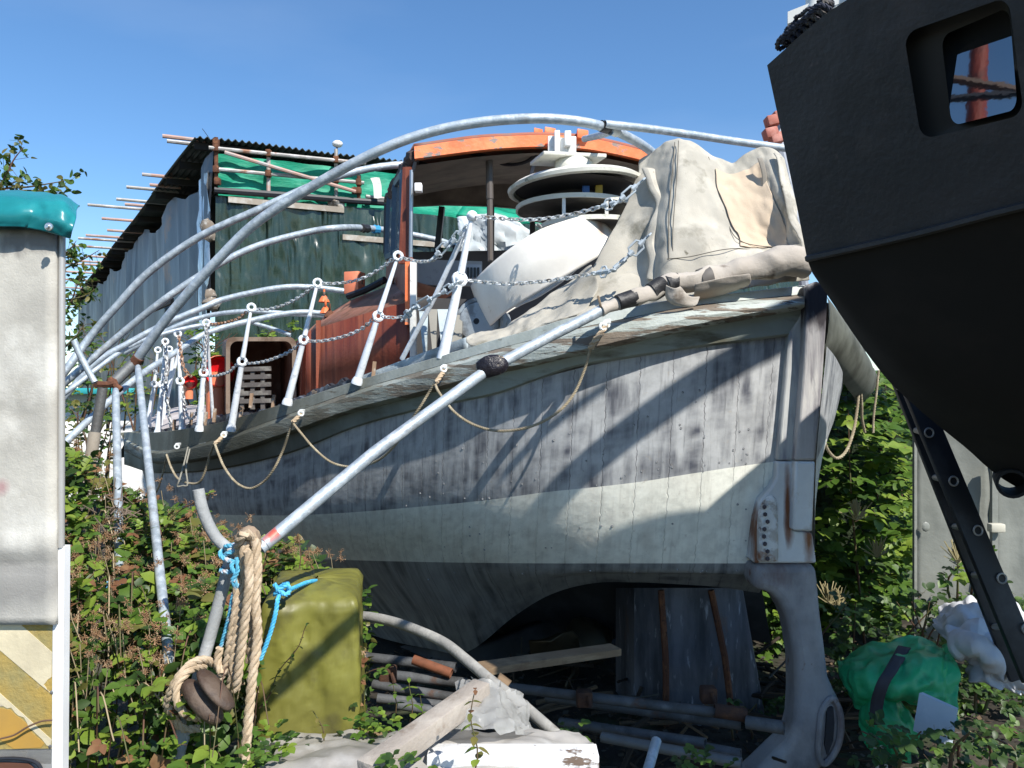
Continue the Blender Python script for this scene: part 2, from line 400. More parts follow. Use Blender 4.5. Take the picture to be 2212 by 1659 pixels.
MOSS = W('grimy_belting', (.13, .135, .105), [((.06, .065, .04), 4, .42, .6), ((.24, .25, .20), 8, .6, .75), ((.05, .05, .045), 16, .6, .7)], rough=.85, bump=[(26, .7)])
gx = [1738,1600,1493,1370,1242,1150,1061,917,771,628,467,340,268]
gd = [4.02,3.95,3.92,3.92,3.97,4.07,4.2,4.5,4.85,5.25,5.85,6.75,7.7]
yt = [617,632,642,662,685,712,737,780,823,868,915,934,934]
yb = [638,652,664,687,713,737,760,802,845,895,951,975,948]
yo = [662,686,707,734,764,786,806,848,884,934,986,998,972]
yc = [718,736,750,769,791,822,852,881,920,976,1013,1020,1002]
def grow(ys, off, dy=0): return PP([(x, y+dy*4/d, d+off) for x, y, d in zip(gx, ys, gd)], 8)
G1 = [grow(yt, .10, 0), grow(yt, .05, -1), grow(yt, 0), grow(yb, -.02, -3)]
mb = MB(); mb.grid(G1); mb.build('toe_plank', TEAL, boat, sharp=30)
ym = [(a+b)/2 for a, b in zip(yb, yo)]
G2 = [grow(yb, -.02, -2), grow(yb, -.09, 3), grow(yb, -.125, 8), grow(ym, -.14, 2), grow(yo, -.135, -5), grow(yo, -.115, 0), grow(yo, -.05, 6)]
rows_ = G2
for i, r in enumerate(rows_):
    for k, p in enumerate(r): p += V((0, 0, 1))*nz(p, 14)*.003 + V((0, -1, 0))*nz(p, 9, 2)*.004
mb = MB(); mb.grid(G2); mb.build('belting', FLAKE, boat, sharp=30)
yq = [(a*2+b)/3 for a, b in zip(yo, yc)]
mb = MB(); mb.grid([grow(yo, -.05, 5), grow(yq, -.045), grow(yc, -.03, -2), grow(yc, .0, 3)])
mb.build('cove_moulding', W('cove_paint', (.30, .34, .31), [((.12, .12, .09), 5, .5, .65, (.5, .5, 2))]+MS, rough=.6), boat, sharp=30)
# far-side gunwale
fx = [(1789,641,4.02),(1828,686,4.4),(1866,746,4.9),(1884,782,5.4),(1872,800,6.2),(1700,830,7.8),(1300,850,9),(600,905,9.6),(420,905,9.2),(330,928,8.3),(262,935,7.7)]
def frow(dy, dx): return PP([(x+dx*min(1, i*.7+.3), y+dy*4.2/d, d) for i, (x, y, d) in enumerate(fx)], 8)
mb = MB(); mb.grid([frow(0, -8), frow(10, 0), frow(28, 5), frow(48, 5), frow(72, -2), frow(94, -16), frow(108, -36)], 0, flip=True)
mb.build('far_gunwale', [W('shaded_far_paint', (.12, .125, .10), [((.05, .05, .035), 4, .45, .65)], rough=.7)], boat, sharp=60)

# sternpost, false post, skeg casting
POST = hull_mat('sternpost_paint', (.50, .50, .50), (.20, .20, .23), .7)
POSTW = W('sternpost_wood', (.40, .39, .39), [((.13, .12, .14), 6, .5, .66, (3, 3, .25)), ((.52, .51, .49), 10, .5, .65, (2, 2, .4)), ('spot', (.035, .03, .035), tuple(P(1768, 655, 3.95)), (.2, .5, .16), .5, 18)], rough=.8, bump=[(16, .6, (3, 3, .2))])
PWB = W('pale_band_on_post', (.62, .65, .66), [((.42, .40, .36), 8, .55, .7)], rough=.5, bump=[(60, .2)])
def plate(name, poly, D, th, mat, parent=boat, dd=None, sharp=30, bev=.012):
    """solid plate cut to an outline, th metres thick, standing at distance D (or one distance a point)"""
    mb = MB(); pts = [P(x, y, (dd[i] if dd else D)) for i, (x, y) in enumerate(poly)]
    mb.prism(pts, V((0, th, 0))); o = mb.build(name, mat, parent, sharp=sharp)
    if bev:
        md = o.modifiers.new("Bevel", 'BEVEL'); md.width = bev; md.segments = 2; md.limit_method = 'ANGLE'
    return o
plate('sternpost', [(1742,619),(1765,606),(1789,622),(1789,641),(1786,700),(1776,850),(1762,995),(1719,995),(1726,916),(1738,760)], 3.9, .22, POSTW)
plate('sternpost_band', [(1719,996.5),(1762,996.5),(1756,1149),(1713,1146)], 3.9, .22, PWB)
plate('side_post', [(1706,716),(1724,690),(1742,640),(1738,760),(1727,916),(1720,995),(1679,995),(1690,880)], 3.965, .2, W('side_post_paint', (.46, .47, .46), [((.22, .22, .26), 8, .52, .68, (2, 2, .3)), ((.50, .44, .34), 4, .55, .7)], rough=.6, bump=[(20, .4, (3, 3, .3))]))
RS = [('spot', (.16, .05, .015), tuple(P(1702, 1085, 3.95)), (.020, .5, .26), .9, 14), ('spot', (.16, .05, .015), tuple(P(1706, 1135, 3.95)), (.03, .5, .16), .9, 14), ('spot', (.22, .09, .035), tuple(P(1748, 1160, 3.95)), (.035, .5, .17), .9, 14), ('spot', (.19, .08, .04), tuple(P(1636, 1170, 3.95)), (.018, .5, .25), .55, 14)]
BANDR = W('rust_streaked_band', (.58, .60, .61), RS+[((.30, .29, .28), 14, .64, .7)], rough=.6, bump=[(30, .4)])
plate('stern_plank_band', [(1679,997),(1718,997),(1712,1148),(1756,1152),(1765,1217),(1628,1217),(1634,1120),(1642,1080),(1668,1050),(1678,1030)], 3.955, .2, BANDR)
# fairing pad with bolt holes
mb = MB(); mb.prism([P(x, y, 3.93) for x, y in cr([(1638,1216),(1640,1120),(1652,1082),(1672,1072),(1682,1100),(1684,1216)], 5)], V((0, .08, 0)))
fa = mb.build('fairing_pad', W('peeling_fairing', (.42, .40, .37), [((.62, .63, .62), 12, .48, .56), ((.10, .07, .06), 16, .6, .66), ((.22, .10, .05), 9, .6, .7)], rough=.9, bump=[(40, .7)]), boat)
md = fa.modifiers.new("Bevel", 'BEVEL'); md.width = .03; md.segments = 4; md.limit_method = 'ANGLE'
mb = MB()
for y in range(1095, 1210, 16): mb.ball(P(1655+rnd.uniform(-5, 5), y, 3.92), .012, 6)
mb.build('pad_bolts', W('pad_bolt_iron', (.07, .06, .07), rough=.8), fa)
SKEG = W('skeg_casting_paint', (.30, .295, .30), [((.18, .175, .185), 4, .45, .62, (1, 1, .6)), ((.14, .10, .10), 5, .55, .68, (1, 1, .4)), ((.13, .05, .025), 10, .62, .68, (1, 1, .5))], rough=.75, bump=[(18, .35), (90, .3)])
sk_out = [(1628,1218.5),(1765,1218.5),(1770,1260),(1776,1330),(1783,1379),(1793,1464),(1806,1494),(1816,1512),(1821,1560),(1818,1600),(1806,1627),(1777,1665),(1730,1720),(1640,1760),(1560,1760),(1590,1710),(1640,1665),(1676,1630),(1700,1608),(1712,1588),(1719,1560),(1722,1500),(1720,1430),(1712,1379),(1706,1350),(1697,1325),(1683,1300),(1668,1285),(1653,1279),(1628,1277)]
mb = MB(); n = len(sk_out)
# outline extruded and edges rounded through several inset rings
pts = [P(x, y, 3.95) for x, y in sk_out]
mb.prism(pts, V((0, .2, 0)))
sk = mb.build('skeg', SKEG, boat, sharp=50)
md = sk.modifiers.new("Bevel", 'BEVEL'); md.width = .045; md.segments = 4; md.limit_method = 'ANGLE'; md.angle_limit = R(50)
# gudgeon loop on the heel
mb = MB()
loop = [(1797,1508),(1812,1530),(1817,1565),(1813,1600),(1800,1630),(1780,1650),(1768,1630),(1770,1580),(1776,1535)]
mb.tube([P(x, y, 3.945) for x, y in cr(loop, 4, closed=True)], .017, 8, closed=True)
mb.build('heel_gudgeon', SKEG, boat)
plate('heel_slot', [(1787,1528),(1800,1528),(1803,1560),(1800,1600),(1788,1632),(1782,1610),(1785,1570)], 3.935, .04, W('slot_dark', (.03, .03, .035), rough=.9), bev=0)

# rudder behind the tunnel
RUD = W('rudder_grey', (.12, .125, .145), [((.04, .045, .055), 3, .42, .62, (2, 2, .4)), ((.16, .10, .07), 5, .6, .72, (1, 1, .4)), ((.36, .38, .42), 12, .6, .72, (2, 2, .5))], rough=.7, bump=[(20, .4)])
mb = MB(); rg = []
for t in range(9):
    y = 1270+t*40; row = []
    for x0, d in ((1330, 5.4), (1370, 5.0), (1430, 4.85), (1530, 4.82), (1590, 4.86), (1602+t*7.2, 4.95), (1604+t*7.2, 5.3)):
        row.append(P(x0, y, d))
    rg.append(row)
mb.grid(rg); rd = mb.build('rudder', RUD, boat, sharp=35)
mb = MB()
for x0, x1 in ((1428, 1440), (1536, 1588)):
    mb.tube([P(x0, 1275, 4.8), P((x0+x1)/2+4, 1420, 4.79), P(x1, 1600, 4.8)], .02, 6)
mb.build('rudder_strap', RUST, rd)
# propeller in the dark
mb = MB(); pc = P(1235, 1420, 5.6); mb.lathe(pc, (-.6, .8, 0), [(.0, -.12), (.05, -.08), (.06, .1), (.0, .12)], 10)
for k in range(3):
    a = k*2*math.pi/3+.5; e1 = V((.8*math.cos(a), .6*math.cos(a), math.sin(a))); e2 = V((-.8*math.sin(a), -.6*math.sin(a), math.cos(a)))
    mb.grid([[pc+e1*(.05+.3*u)+e2*w_*(.16*math.sin(math.pi*(.15+.8*u)))+V((-.06*w_, .08*w_, 0)) for w_ in (-1, 0, 1)] for u in (0, .25, .5, .75, 1)])
mb.build('propeller', W('dull_bronze', (.10, .08, .05), rough=.5, metal=.7), boat, solid=.015)
# keel line down to the ground
mb = MB(); mb.grid([PP([(1340,1300,6.3),(1200,1340,6.3),(1040,1400,5.9),(900,1400,6.2),(700,1380,7.2)], 4), PP([(1340,1560,6.3),(1200,1560,6.3),(1040,1500,5.9),(900,1480,6.2),(700,1450,7.2)], 4)])
mb.build('keel', DARKIN, boat, solid=.12)

# deck
DECK = W('deck_paint', (.40, .36, .35), [((.50, .46, .45), 3, .45, .6, (1, 1, 1)), ((.16, .12, .10), 6, .6, .72)], rough=.8, bump=[(40, .3)])
NE = [(1740,632,4.1),(1600,645,4.08),(1493,655,4.05),(1242,698,4.1),(1061,750,4.35),(917,795,4.65),(771,838,5.0),(628,885,5.4),(467,930,6.0),(350,945,6.9),(300,940,7.6)]
FE = [(1790,655,4.2),(1870,760,5.2),(1800,790,6.5),(1600,800,7.5),(1300,830,8.5),(1000,850,9),(800,865,9.3),(600,870,9.5),(450,872,9.2),(360,885,8.6),(310,912,8.0)]
a = PP(NE, 4); b = PP(FE, 4)
mb = MB(); mb.grid([[p.lerp(q2, t/5) for p, q2 in zip(a, b)] for t in range(6)]); mb.build('deck', DECK, boat)

# coamings along the side deck
CO = W('coaming_pale_blue', (.42, .49, .53), [((.30, .33, .33), 5, .5, .62, (1, 1, 2)), ((.10, .09, .08), 8, .62, .66)], rough=.6, bump=[(30, .5)])
ct = [(762,822,4.95),(830,796,4.82),(900,770,4.72),(960,748,4.6),(1012,730,4.5)]
cb = [(762,850,4.95),(830,830,4.82),(900,805,4.72),(960,784,4.6),(1012,766,4.5)]
mb = MB(); A = PP(ct, 5); B = PP(cb, 5); mb.grid([[p+V((.02, .09, -.01)) for p in A], A, B]); mb.build('coaming', CO, boat, solid=.01)
TORN = W('torn_black_sheathing', (.028, .032, .04), [((.10, .12, .15), 14, .5, .6), ((.20, .15, .10), 11, .62, .68), ((.33, .36, .38), 24, .66, .7)], rough=.45, bump=[(18, 1.0), (60, .5)])
q = random.Random(5); tp = []; bt = []
for i, (x, y, d) in enumerate(cr([(775,808,4.98),(700,836,5.15),(628,866,5.4),(560,888,5.65),(467,902,6.05),(400,922,6.5),(345,930,7.0),(300,926,7.6)], 12)):
    tp.append(P(x, y+q.uniform(-5, 7), d)); bt.append(P(x, y+34, d-.02))
mb = MB(); mb.grid([[p+V((.05, .14, -.02+q.uniform(-.01, .02))) for p in tp], [p+V((.02, .06, .01)) for p in tp], tp, [a.lerp(b, .5)+V((q.uniform(-.012, .012), q.uniform(-.02, .01), 0)) for a, b in zip(tp, bt)], bt])
mb.build('torn_coaming', TORN, boat, sharp=60)
# bare timber stubs and bolts sticking out of it
RW = W('bare_rotten_wood', (.30, .20, .13), [((.45, .40, .34), 20, .5, .62), ((.10, .06, .04), 14, .6, .7)], rough=.9)
for x, y, d in ((806,800,4.85),(589,870,5.5),(519,895,5.75),(462,898,6.05),(624,852,5.35),(541,866,5.7),(412,905,6.4),(375,920,6.7),(443,905,6.15),(500,905,5.85)):
    p = P(x, y, d-.05); MB().beam(p-V((0, 0, .05)), p+V((.01, 0, .055)), .022, .02, (1, 0, 0)).build('rotten_stub', RW, boat)

# ---------------- wheelhouse
ORG = W('orange_paint', (.78, .17, .055), [((.88, .24, .09), 4, .45, .6), ((.25, .20, .17), 7, .58, .61, (1, 1, 2)), ((.45, .10, .05), 6, .62, .75)], rough=.5, bump=[(40, .3)])
RED = W('red_brown_paint', (.19, .042, .022), [((.28, .085, .045), 3, .42, .62, (3, 3, .35)), ((.10, .025, .018), 5, .52, .68, (4, 4, .22)), ((.34, .22, .17), 9, .66, .74, (3, 3, .4))], rough=.5, bump=[(40, .25)])
REDT = W('paler_cabin_top', (.29, .13, .085), [((.19, .09, .05), 4, .45, .62, (2, 2, 1)), ((.38, .22, .17), 7, .58, .7)], rough=.6, bump=[(40, .25)])  # cabin top in a paler red-brown than the sides
CEIL = W('dingy_ceiling', (.17, .145, .115), [((.10, .085, .07), 4, .45, .65)], rough=.8)
WHI = W('off_white_paint', (.72, .72, .69), [((.50, .49, .45), 8, .55, .7), ((.25, .22, .18), 16, .66, .72)], rough=.5, bump=[(60, .2)])
BLK = W('black_frame', (.02, .022, .028), rough=.4)
NAVY = W('navy_window_frame', (.045, .09, .14), [((.10, .15, .2), 10, .55, .7)], rough=.4)
GLASS = W('window_glass', (.9, .95, .95), rough=.03, trans=.92, ior=1.1)
low = [(897,346,5.2),(1025,329,5.3),(1105,322,5.38),(1182,320,5.45),(1275,326,5.6),(1383,348,5.75),(1450,372,5.85)]
upp = [(896,320,5.2),(1025,302,5.3),(1105,297,5.38),(1182,295,5.45),(1275,302,5.6),(1383,327,5.75),(1450,352,5.85)]
fro = [(838,428,7.0),(950,405,7.1),(1050,392,7.2),(1150,390,7.3),(1250,394,7.4),(1350,410,7.5),(1440,440,7.6)]
LA, UA, FA = PP(low, 6), PP(upp, 6), PP(fro, 6)
mb = MB(); up3 = V((0, 0, .05))
mb.grid([[p+up3 for p in FA], UA, LA]); 
fas = [UA, LA, [p+V((0, .05, 0)) for p in LA], [p+V((0, .05, 0)) for p in UA]]
m2 = MB(); m2.grid([[p+V((0, -.035, 0)) for p in r] for r in fas[:2]]+[[p+V((0, .02, 0)) for p in LA], [p+V((0, .02, .0)) for p in UA], [p+V((0, -.035, 0)) for p in UA]], flat=False)
wh = MB().grid([[p+up3 for p in FA], [p+V((0, .0, .0)) for p in UA]]).build('roof', [W('roof_paint', (.30, .10, .06), [((.16, .13, .12), 4, .5, .65)], rough=.7)], boat, solid=.03)
m2.build('roof_beam', ORG, wh, sharp=30)
nL = [[a.lerp(b, t/6)+V((0, 0, -.035-(.02 if 0 < t < 6 and t % 2 else 0))) for a, b in zip(LA, FA)] for t in range(7)]
MB().grid(nL, flip=True).build('ceiling', CEIL, wh, sharp=20)
q = random.Random(8)
# rotten eave along the near side
ev = [P(x+q.uniform(-2, 2), y+q.uniform(-3, 3), d) for x, y, d in cr([(897,335,5.2),(880,362,5.6),(860,395,6.2),(838,432,7.0)], 6)]
MB().tube(ev, [.045+q.uniform(-.012, .015) for _ in ev], 7).build('eave', W('rotten_eave', (.07, .05, .045), [((.22, .17, .14), 20, .52, .66)], rough=.9, bump=[(30, 1)]), wh)
# orange blocks on the roof edge
mb = MB()
for x0, x1, y0, y1 in ((1153,1172,286,297),(1176,1200,284,296),(1245,1270,288,302)):
    MB().box(P((x0+x1)/2, (y0+y1)/2, 5.55), ((x1-x0)/2*5.5/FOC, .02, 0), (0, .06, 0), (0, 0, (y1-y0)/2*5.5/FOC+.01), bev=.006).build('roof_block', ORG, wh)
# white mast step
ms = MB()
for x0, x1, y0, y1, d in ((1183,1200,296,340,5.36),(1197,1209,284,343,5.31),(1209,1226,300,343,5.345),(1219,1233,285,318,5.30),(1226,1244,297,343,5.34),(1186,1240,306,343,5.37)):
    ms.box(P((x0+x1)/2, (y0+y1)/2, d), ((x1-x0)/2*5.3/FOC, 0, 0), (0, .035, 0), (0, 0, (y1-y0)/2*5.3/FOC), bev=.006)
ms.build('mast_step', WHI, wh)
# front wall: header, sill panel, mullions, instrument panel
front = thing_front = None
def quadwall(name, pts, mat, parent, th=.04):
    mb = MB(); mb.prism([P(*p) for p in pts], V((0, th, 0))); return mb.build(name, mat, parent)
quadwall('front_header', [(840,425,7.0),(950,405,7.1),(1150,390,7.3),(1350,410,7.5),(1440,440,7.6),(1440,490,7.6),(1290,478,7.45),(1140,452,7.3),(1061,445,7.2),(960,442,7.1),(838,448,7.0)], CEIL, boat)
quadwall('front_panel', [(838,545,7.0),(1440,535,7.6),(1440,800,7.6),(838,800,7.0)], W('front_panel_dark', (.06, .06, .065), rough=.8), boat)  # dark colour stands in for the shadow inside the wheelhouse
for (a, b) in (((955, 447, 7.05), (944, 546, 7.05)), ((838, 440, 6.98), (836, 548, 6.98)), ((1062, 445, 7.15), (1062, 546, 7.15)), ((1150, 452, 7.3), (1150, 546, 7.3)), ((1290, 470, 7.4), (1290, 540, 7.4))):
    MB().beam(P(*a), P(*b), .05, .05).build('mullion', BLK, boat)
for x in (945, 980):
    MB().beam(P(x, 520 if x == 945 else 530, 6.9), P(x+6, 548, 6.9), .03, .03).build('wiper', BLK, boat)
shelf = MB().box(P(968, 590, 6.2), (.27, .05, 0), (0, .02, 0), (0, 0, .10)).build('grey_bulkhead', W('grey_bulkhead_paint', (.36, .37, .38), [((.2, .2, .2), 8, .6, .7)], rough=.6), boat)
mb = MB(); pp = P(1022, 588, 6.12)
mb.box(pp, (.065, 0, 0), (0, .01, 0), (0, 0, .06), bev=.01)
mb.build('speaker_plate', W('speaker_plate_grey', (.5, .52, .55), rough=.5), shelf)
mb = MB()
for k in range(4): mb.box(pp+V((-.04+.027*k, -.016, -.005)), (.009, 0, 0), (0, .005, 0), (0, 0, .04))
mb.build('speaker_slot', BLK, shelf)
# near side: post, windows, strips
sp = MB(); sp.beam(P(881, 362, 5.22), P(872, 570, 5.22), .035, .06); sp.build('corner_post', RED, boat)
MB().tube([P(889, 368, 5.17), P(887, 556, 5.17)], .014, 8).build('chrome_rail', W('chrome', (.38, .40, .42), rough=.35, metal=.9), boat)
MB().tube([P(897, 350, 5.16), P(893, 366, 5.17), P(889, 374, 5.17)], .012, 6).build('black_cable', BLK, boat)
mb = MB(); mb.prism([P(875,548,5.24), P(835,556,6.95), P(832,640,6.95), P(850,640,5.9), P(884,800,5.24), P(884,560,5.24)], V((.03, .02, 0)))
mb.build('side_panel', RED, boat)
wn = MB()
def fr(a, b, wd=.03): wn.beam(P(*a), P(*b), wd, wd)
tl, tr, bl, br = (843,418,6.8), (873,374,5.3), (837,556,6.8), (871,540,5.3)
ml, mlb = (856,400,6.0), (852,552,6.0)
for a, b in ((tl, tr), (bl, br), (tl, bl), (tr, br), (ml, mlb)): fr(a, b, .045)
wf = wn.build('window', NAVY, boat)
MB().prism([P(*tl), P(*tr), P(*br), P(*bl)], V((.01, .004, 0))).build('pane', GLASS, wf)
MB().box(P(881, 634, 5.17), (.016, 0, 0), (0, .02, 0), (0, 0, .21)).build('orange_jamb', ORG, boat)
MB().box(P(893, 671, 5.15), (.020, 0, 0), (0, .03, 0), (0, 0, .325), bev=.004).build('white_jamb', WHI, boat)
MB().box(P(904, 406, 5.1), (.024, 0, 0), (0, .03, 0), (0, 0, .028), bev=.006).build('junction_box', W('white_plastic', (.85, .85, .85), rough=.4), boat)
mb = MB(); mb.tube([P(1057, 345, 5.5), P(1058, 430, 5.5)], .026, 8); mb.tube([P(1058, 428, 5.5), P(1059, 565, 5.5)], .022, 8)
mb.build('stanchion_post', W('brown_pipe', (.10, .085, .075), rough=.5), boat)
for pts in ([(1010,330,5.6),(1060,340,5.7),(1090,355,5.7),(1130,352,5.6),(1160,335,5.5)], [(905,352,5.4),(960,362,5.6),(1010,350,5.7),(1040,345,5.7)], [(1160,340,5.4),(1148,375,5.4),(1152,400,5.3)]):
    MB().tube(PP(pts, 6), .014, 6).build('ceiling_cable', BLK, boat)

# dish lamp and rings (hood over the aft opening)
DISH = W('dirty_cream_dish', (.66, .65, .58), [((.40, .41, .33), 9, .56, .68), ((.22, .22, .18), 14, .64, .70)], rough=.5, bump=[(50, .2)])
dc = P(1243, 404, 4.95)
dish = MB().lathe(dc, (-.07, 0, 1), [(.40, -.025), (.432, -.02), (.437, .0), (.40, .024), (.28, .055), (.17, .085), (.125, .11), (.12, .165)], 40).build('dish', DISH, boat, solid=.008)
tp = MB()
tp.box(dc+V((-.05, 0, .175)), (.2, .03, 0), (-.04, .12, 0), (0, 0, .012), bev=.01); tp.build('top_plate', DISH, dish)
mb = MB(); mb.lathe(dc+V((0, .02, -.03)), (0, 0, 1), [(.0, -.10), (.13, -.10), (.16, -.02), (.39, .01), (.0, .015)], 24); 
mb.build('dish_interior', W('dish_interior_dark', (.035, .03, .028), rough=.8), dish)
for dx, c in ((.05, (.05, .15, .45)), (.13, (.55, .38, .06))):
    MB().box(dc+V((dx, -.17, -.07)), (.022, 0, 0), (0, .02, 0), (0, 0, .045), bev=.005).build('coloured_relay', W('relay_plastic', c, rough=.5), dish)
rc = P(1243, 458, 5.05); UND = W('shelf_underside', (.07, .06, .05), [((.12, .11, .09), 5, .5, .65)], rough=.8)
for k, (dx, dy, rr) in enumerate(((0, 0, .39), (.12, -.125, .36))):
    c9 = rc+V((dx, 0, dy)); sh = MB().lathe(c9, (0, 0, 1), [(rr-.012, .0), (rr, .0), (rr, .028), (.001, .032)], 40).build('round_shelf', DISH, boat)
    MB().lathe(c9, (0, 0, 1), [(rr-.012, .001), (.001, .004)], 40).build('shelf_underside', UND, sh)
for a in (-1.85, -1.1, .4): MB().beam(rc+V((.36*math.cos(a), .36*math.sin(a), -.11)), rc+V((.36*math.cos(a), .36*math.sin(a), .0)), .035, .02, (1, 0, 0)).build('shelf_post', WHI, boat)

# engine casing / cabin forward of the opening
ca = MB()
nearb = [(884,830,5.2),(820,832,5.32),(740,850,5.55),(672,868,5.8)]
neart = [(884,652,5.2),(820,668,5.32),(740,692,5.55),(672,713,5.8)]
ridge = [(872,600,5.9),(826,622,6.0),(755,650,6.3),(692,690,6.7)]
lb, lt = (621,862,6.6), (633,742,6.7)
A, B, C2 = PP(nearb, 4), PP(neart, 4), PP(ridge, 4)
ca.grid([B, A], 0, flat=True); ca.grid([C2, B], 1, flat=True)
ca.grid([[P(*neart[-1]), P(*lt)], [P(*nearb[-1]), P(*lb)]], 0, flat=True)
ca.add([P(692,690,6.7), P(672,713,5.8), P(633,742,6.7)], [(0, 2, 1)], 1, flat=True)
ca.grid([[p+V((.35, .5, -.05)) for p in C2], C2], 1, flat=True)
ca.build('cabin', [RED, REDT], boat, solid=.01)
mb = MB(); mb.beam(P(688, 692, 5.72), P(688, 866, 5.76), .035, .02); mb.beam(P(663, 720, 5.95), P(655, 862, 6.0), .05, .02); mb.build('cabin_strip', RED, boat)
for x, y, d in ((703, 664, 6.4), (712, 672, 6.3), (700, 640, 6.6)):
    mb = MB(); c = P(x, y, d); mb.torus(c+V((0, 0, .03)), (1, .3, 0), .028, .008, 10, 5); mb.lathe(c-V((0, 0, .05)), (0, 0, 1), [(.05, 0), (.03, .04), (.012, .06)], 8); mb.build('lifting_eye', ORG if y != 672 else RUST, boat)
mb = MB(); mb.box(P(766, 612, 6.3), (.062, -.02, 0), (.02, .05, 0), (0, 0, .09), bev=.006); mb.build('orange_locker', W('faded_orange', (.70, .22, .12), [((.85, .35, .2), 5, .5, .6)], rough=.5), boat)
MB().tube(PP([(752,640,6.1),(790,626,6.0),(832,604,5.9)], 4), .028, 8).build('exhaust_pipe', BLK, boat)
for x in (783, 826, 850): MB().tube([P(x-1, 614, 5.9), P(x, 600, 5.9)], .009, 6).build('pin', RUST, boat)

# hatch casing with rounded opening and grating
HB = W('hatch_brown', (.16, .07, .045), [((.25, .15, .11), 4, .5, .65), ((.07, .035, .025), 7, .55, .7, (2, 2, .5))], rough=.6, bump=[(30, .3)])
HE = W('hatch_rim', (.27, .20, .15), [((.14, .09, .06), 8, .5, .64)], rough=.8)
hm = MB()
def rr(x0, y0, x1, y1, r, n=5):
    out = []
    for cx, cy, a0 in ((x1-r, y0+r, -90), (x1-r, y1-r, 0), (x0+r, y1-r, 90), (x0+r, y0+r, 180)):
        for k in range(n+1): a = R(a0+90*k/n); out.append((cx+r*math.cos(a), cy+r*math.sin(a)))
    return out
outer = [P(x, y, 6.15) for x, y in rr(488, 728, 640, 905, 16)]; inner = [P(x, y, 6.15) for x, y in rr(497, 737, 631, 905, 16)]
back = [P(x-22, y-6, 7.4) for x, y in rr(510, 742, 628, 900, 12)]
outb = [P(x, y, 7.4) for x, y in rr(480, 732, 606, 900, 12)]
hm.grid([outb, outer, inner, back], mfun=lambda i, j: 0 if i != 1 else 1, closed=True, flat=True)
hm.add(back, [list(range(len(back)))], 0, flat=True)
hat = hm.build('hatch_casing', [HB, HE], boat)
gr = MB()
for x in (523, 546, 568): gr.beam(P(x, 800, 5.98), P(x, 884, 5.98), .03, .02)
for y in (798, 815, 832, 850, 867): gr.beam(P(518, y, 5.97), P(585, y-2, 5.97), .022, .034)
gr.build('grating', W('grey_teak', (.10, .09, .085), [((.2, .19, .17), 9, .5, .62)], rough=.85), boat)
# orange ventilator cowls
CRED = W('cowl_red_inside', (.62, .012, .018), rough=.4)
CORG = W('cowl_orange', (.78, .24, .12), [((.20, .09, .05), 14, .67, .7)], rough=.45)
def cowl(x, y, d, r, yb):
    ax = V((.75, -.8, .02)).normalized(); c = P(x, y, d); lo = P(x, yb, d)
    mb = MB(); mb.lathe(c, ax, [(r, .02), (r*1.04, .0), (r*.98, -.05), (r*.7, -r*.9), (.01, -r*1.15)], 20)
    mb.tube([c-ax*r*.5, c-ax*r*.5+V((0, 0, -r*.6)), V((c.x-ax.x*r*.5, c.y-ax.y*r*.5, lo.z))], [r*.62, r*.6, r*.58], 14)
    o = mb.build('ventilator', CORG, boat)
    m3 = MB(); m3.lathe(c+ax*.004, ax, [(r*.93, .015), (r*.8, -r*.25), (.01, -r*.5)], 20); m3.build('cowl_lining', CRED, o)
cowl(473, 803, 6.55, .135, 905)
cowl(411, 825, 7.4, .065, 862)

# things inside the after cockpit
mb = MB()
for x0, x1, y0, y1, c in ((905, 925, 672, 772, 0), (925, 945, 668, 770, 1), (945, 968, 668, 765, 0), (968, 1000, 668, 758, 1)):
    mb.prism([P(x0, y0, 5.0), P(x1, y0, 5.0), P(x1-4, y1, 4.8), P(x0+10, y1, 4.8)], V((0, .05, 0)), mi=c)
mb.build('fairlead_board', [W('pale_board', (.36, .42, .44), [((.2, .22, .22), 6, .5, .65)], rough=.6), W('dull_board', (.22, .21, .18), rough=.7)], boat)
mb = MB(); bc = P(1040, 700, 5.0); mb.lathe(bc, (-.3, -1, .1), [(.02, .10), (.12, .09), (.17, .02), (.17, -.12)], 20); mb.torus(bc+V((-.01, -.06, 0)), (-.3, -1, .1), .155, .018, 20, 6)
mb.build('capstan_drum', W('blue_grey_drum', (.30, .34, .37), [((.15, .16, .17), 8, .5, .62)], rough=.5), boat)
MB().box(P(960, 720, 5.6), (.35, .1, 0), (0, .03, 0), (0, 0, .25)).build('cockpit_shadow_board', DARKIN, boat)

# ---------------- stanchions: tapered posts, eye at the top, ball at mid height
def stanchion(top, mid, base, r=.020, eye=.034, name='stanchion'):
    mb = MB(); t, m_, b = P(*top), P(*mid), P(*base); ax = (t-b).normalized()
    mb.tube([b, b.lerp(m_, .5), m_-ax*.04], [r*1.25, r*1.1, r*.9], 10)
    mb.tube([m_+ax*.03, m_.lerp(t, .5), t-ax*eye], [r*.85, r*.7, r*.55], 10)
    fa_ = V((.35, -1, .1)) if name == 'stanchion' else V((.35, -1, .1))
    mb.torus(m_, fa_, r*1.25, r*.62, 12, 6); mb.torus(t, fa_, eye*.72, r*.5, 14, 6)
    mb.lathe(b-ax*.03, ax, [(.001, 0), (.035, 0), (.035, .02), (r*1.3, .045)], 10)
    return mb.build(name, WHP, boat)
stanchion((1020,467,4.45), (993,603,4.45), (958,765,4.45), .026, .03)
mb = MB(); mb.tube([P(1007,494,4.48), P(940,640,4.6), P(868,776,4.78)], .015, 8); mb.ball(P(1020,467,4.44), .028, 10); mb.ball(P(993,603,4.44), .030, 10); mb.build('stanchion_brace', WHP, boat)
stanchion((860,553,4.72), (817,683,4.74), (773,820,4.8))
stanchion((686,611,5.1), (656,734,5.1), (622,865,5.15))
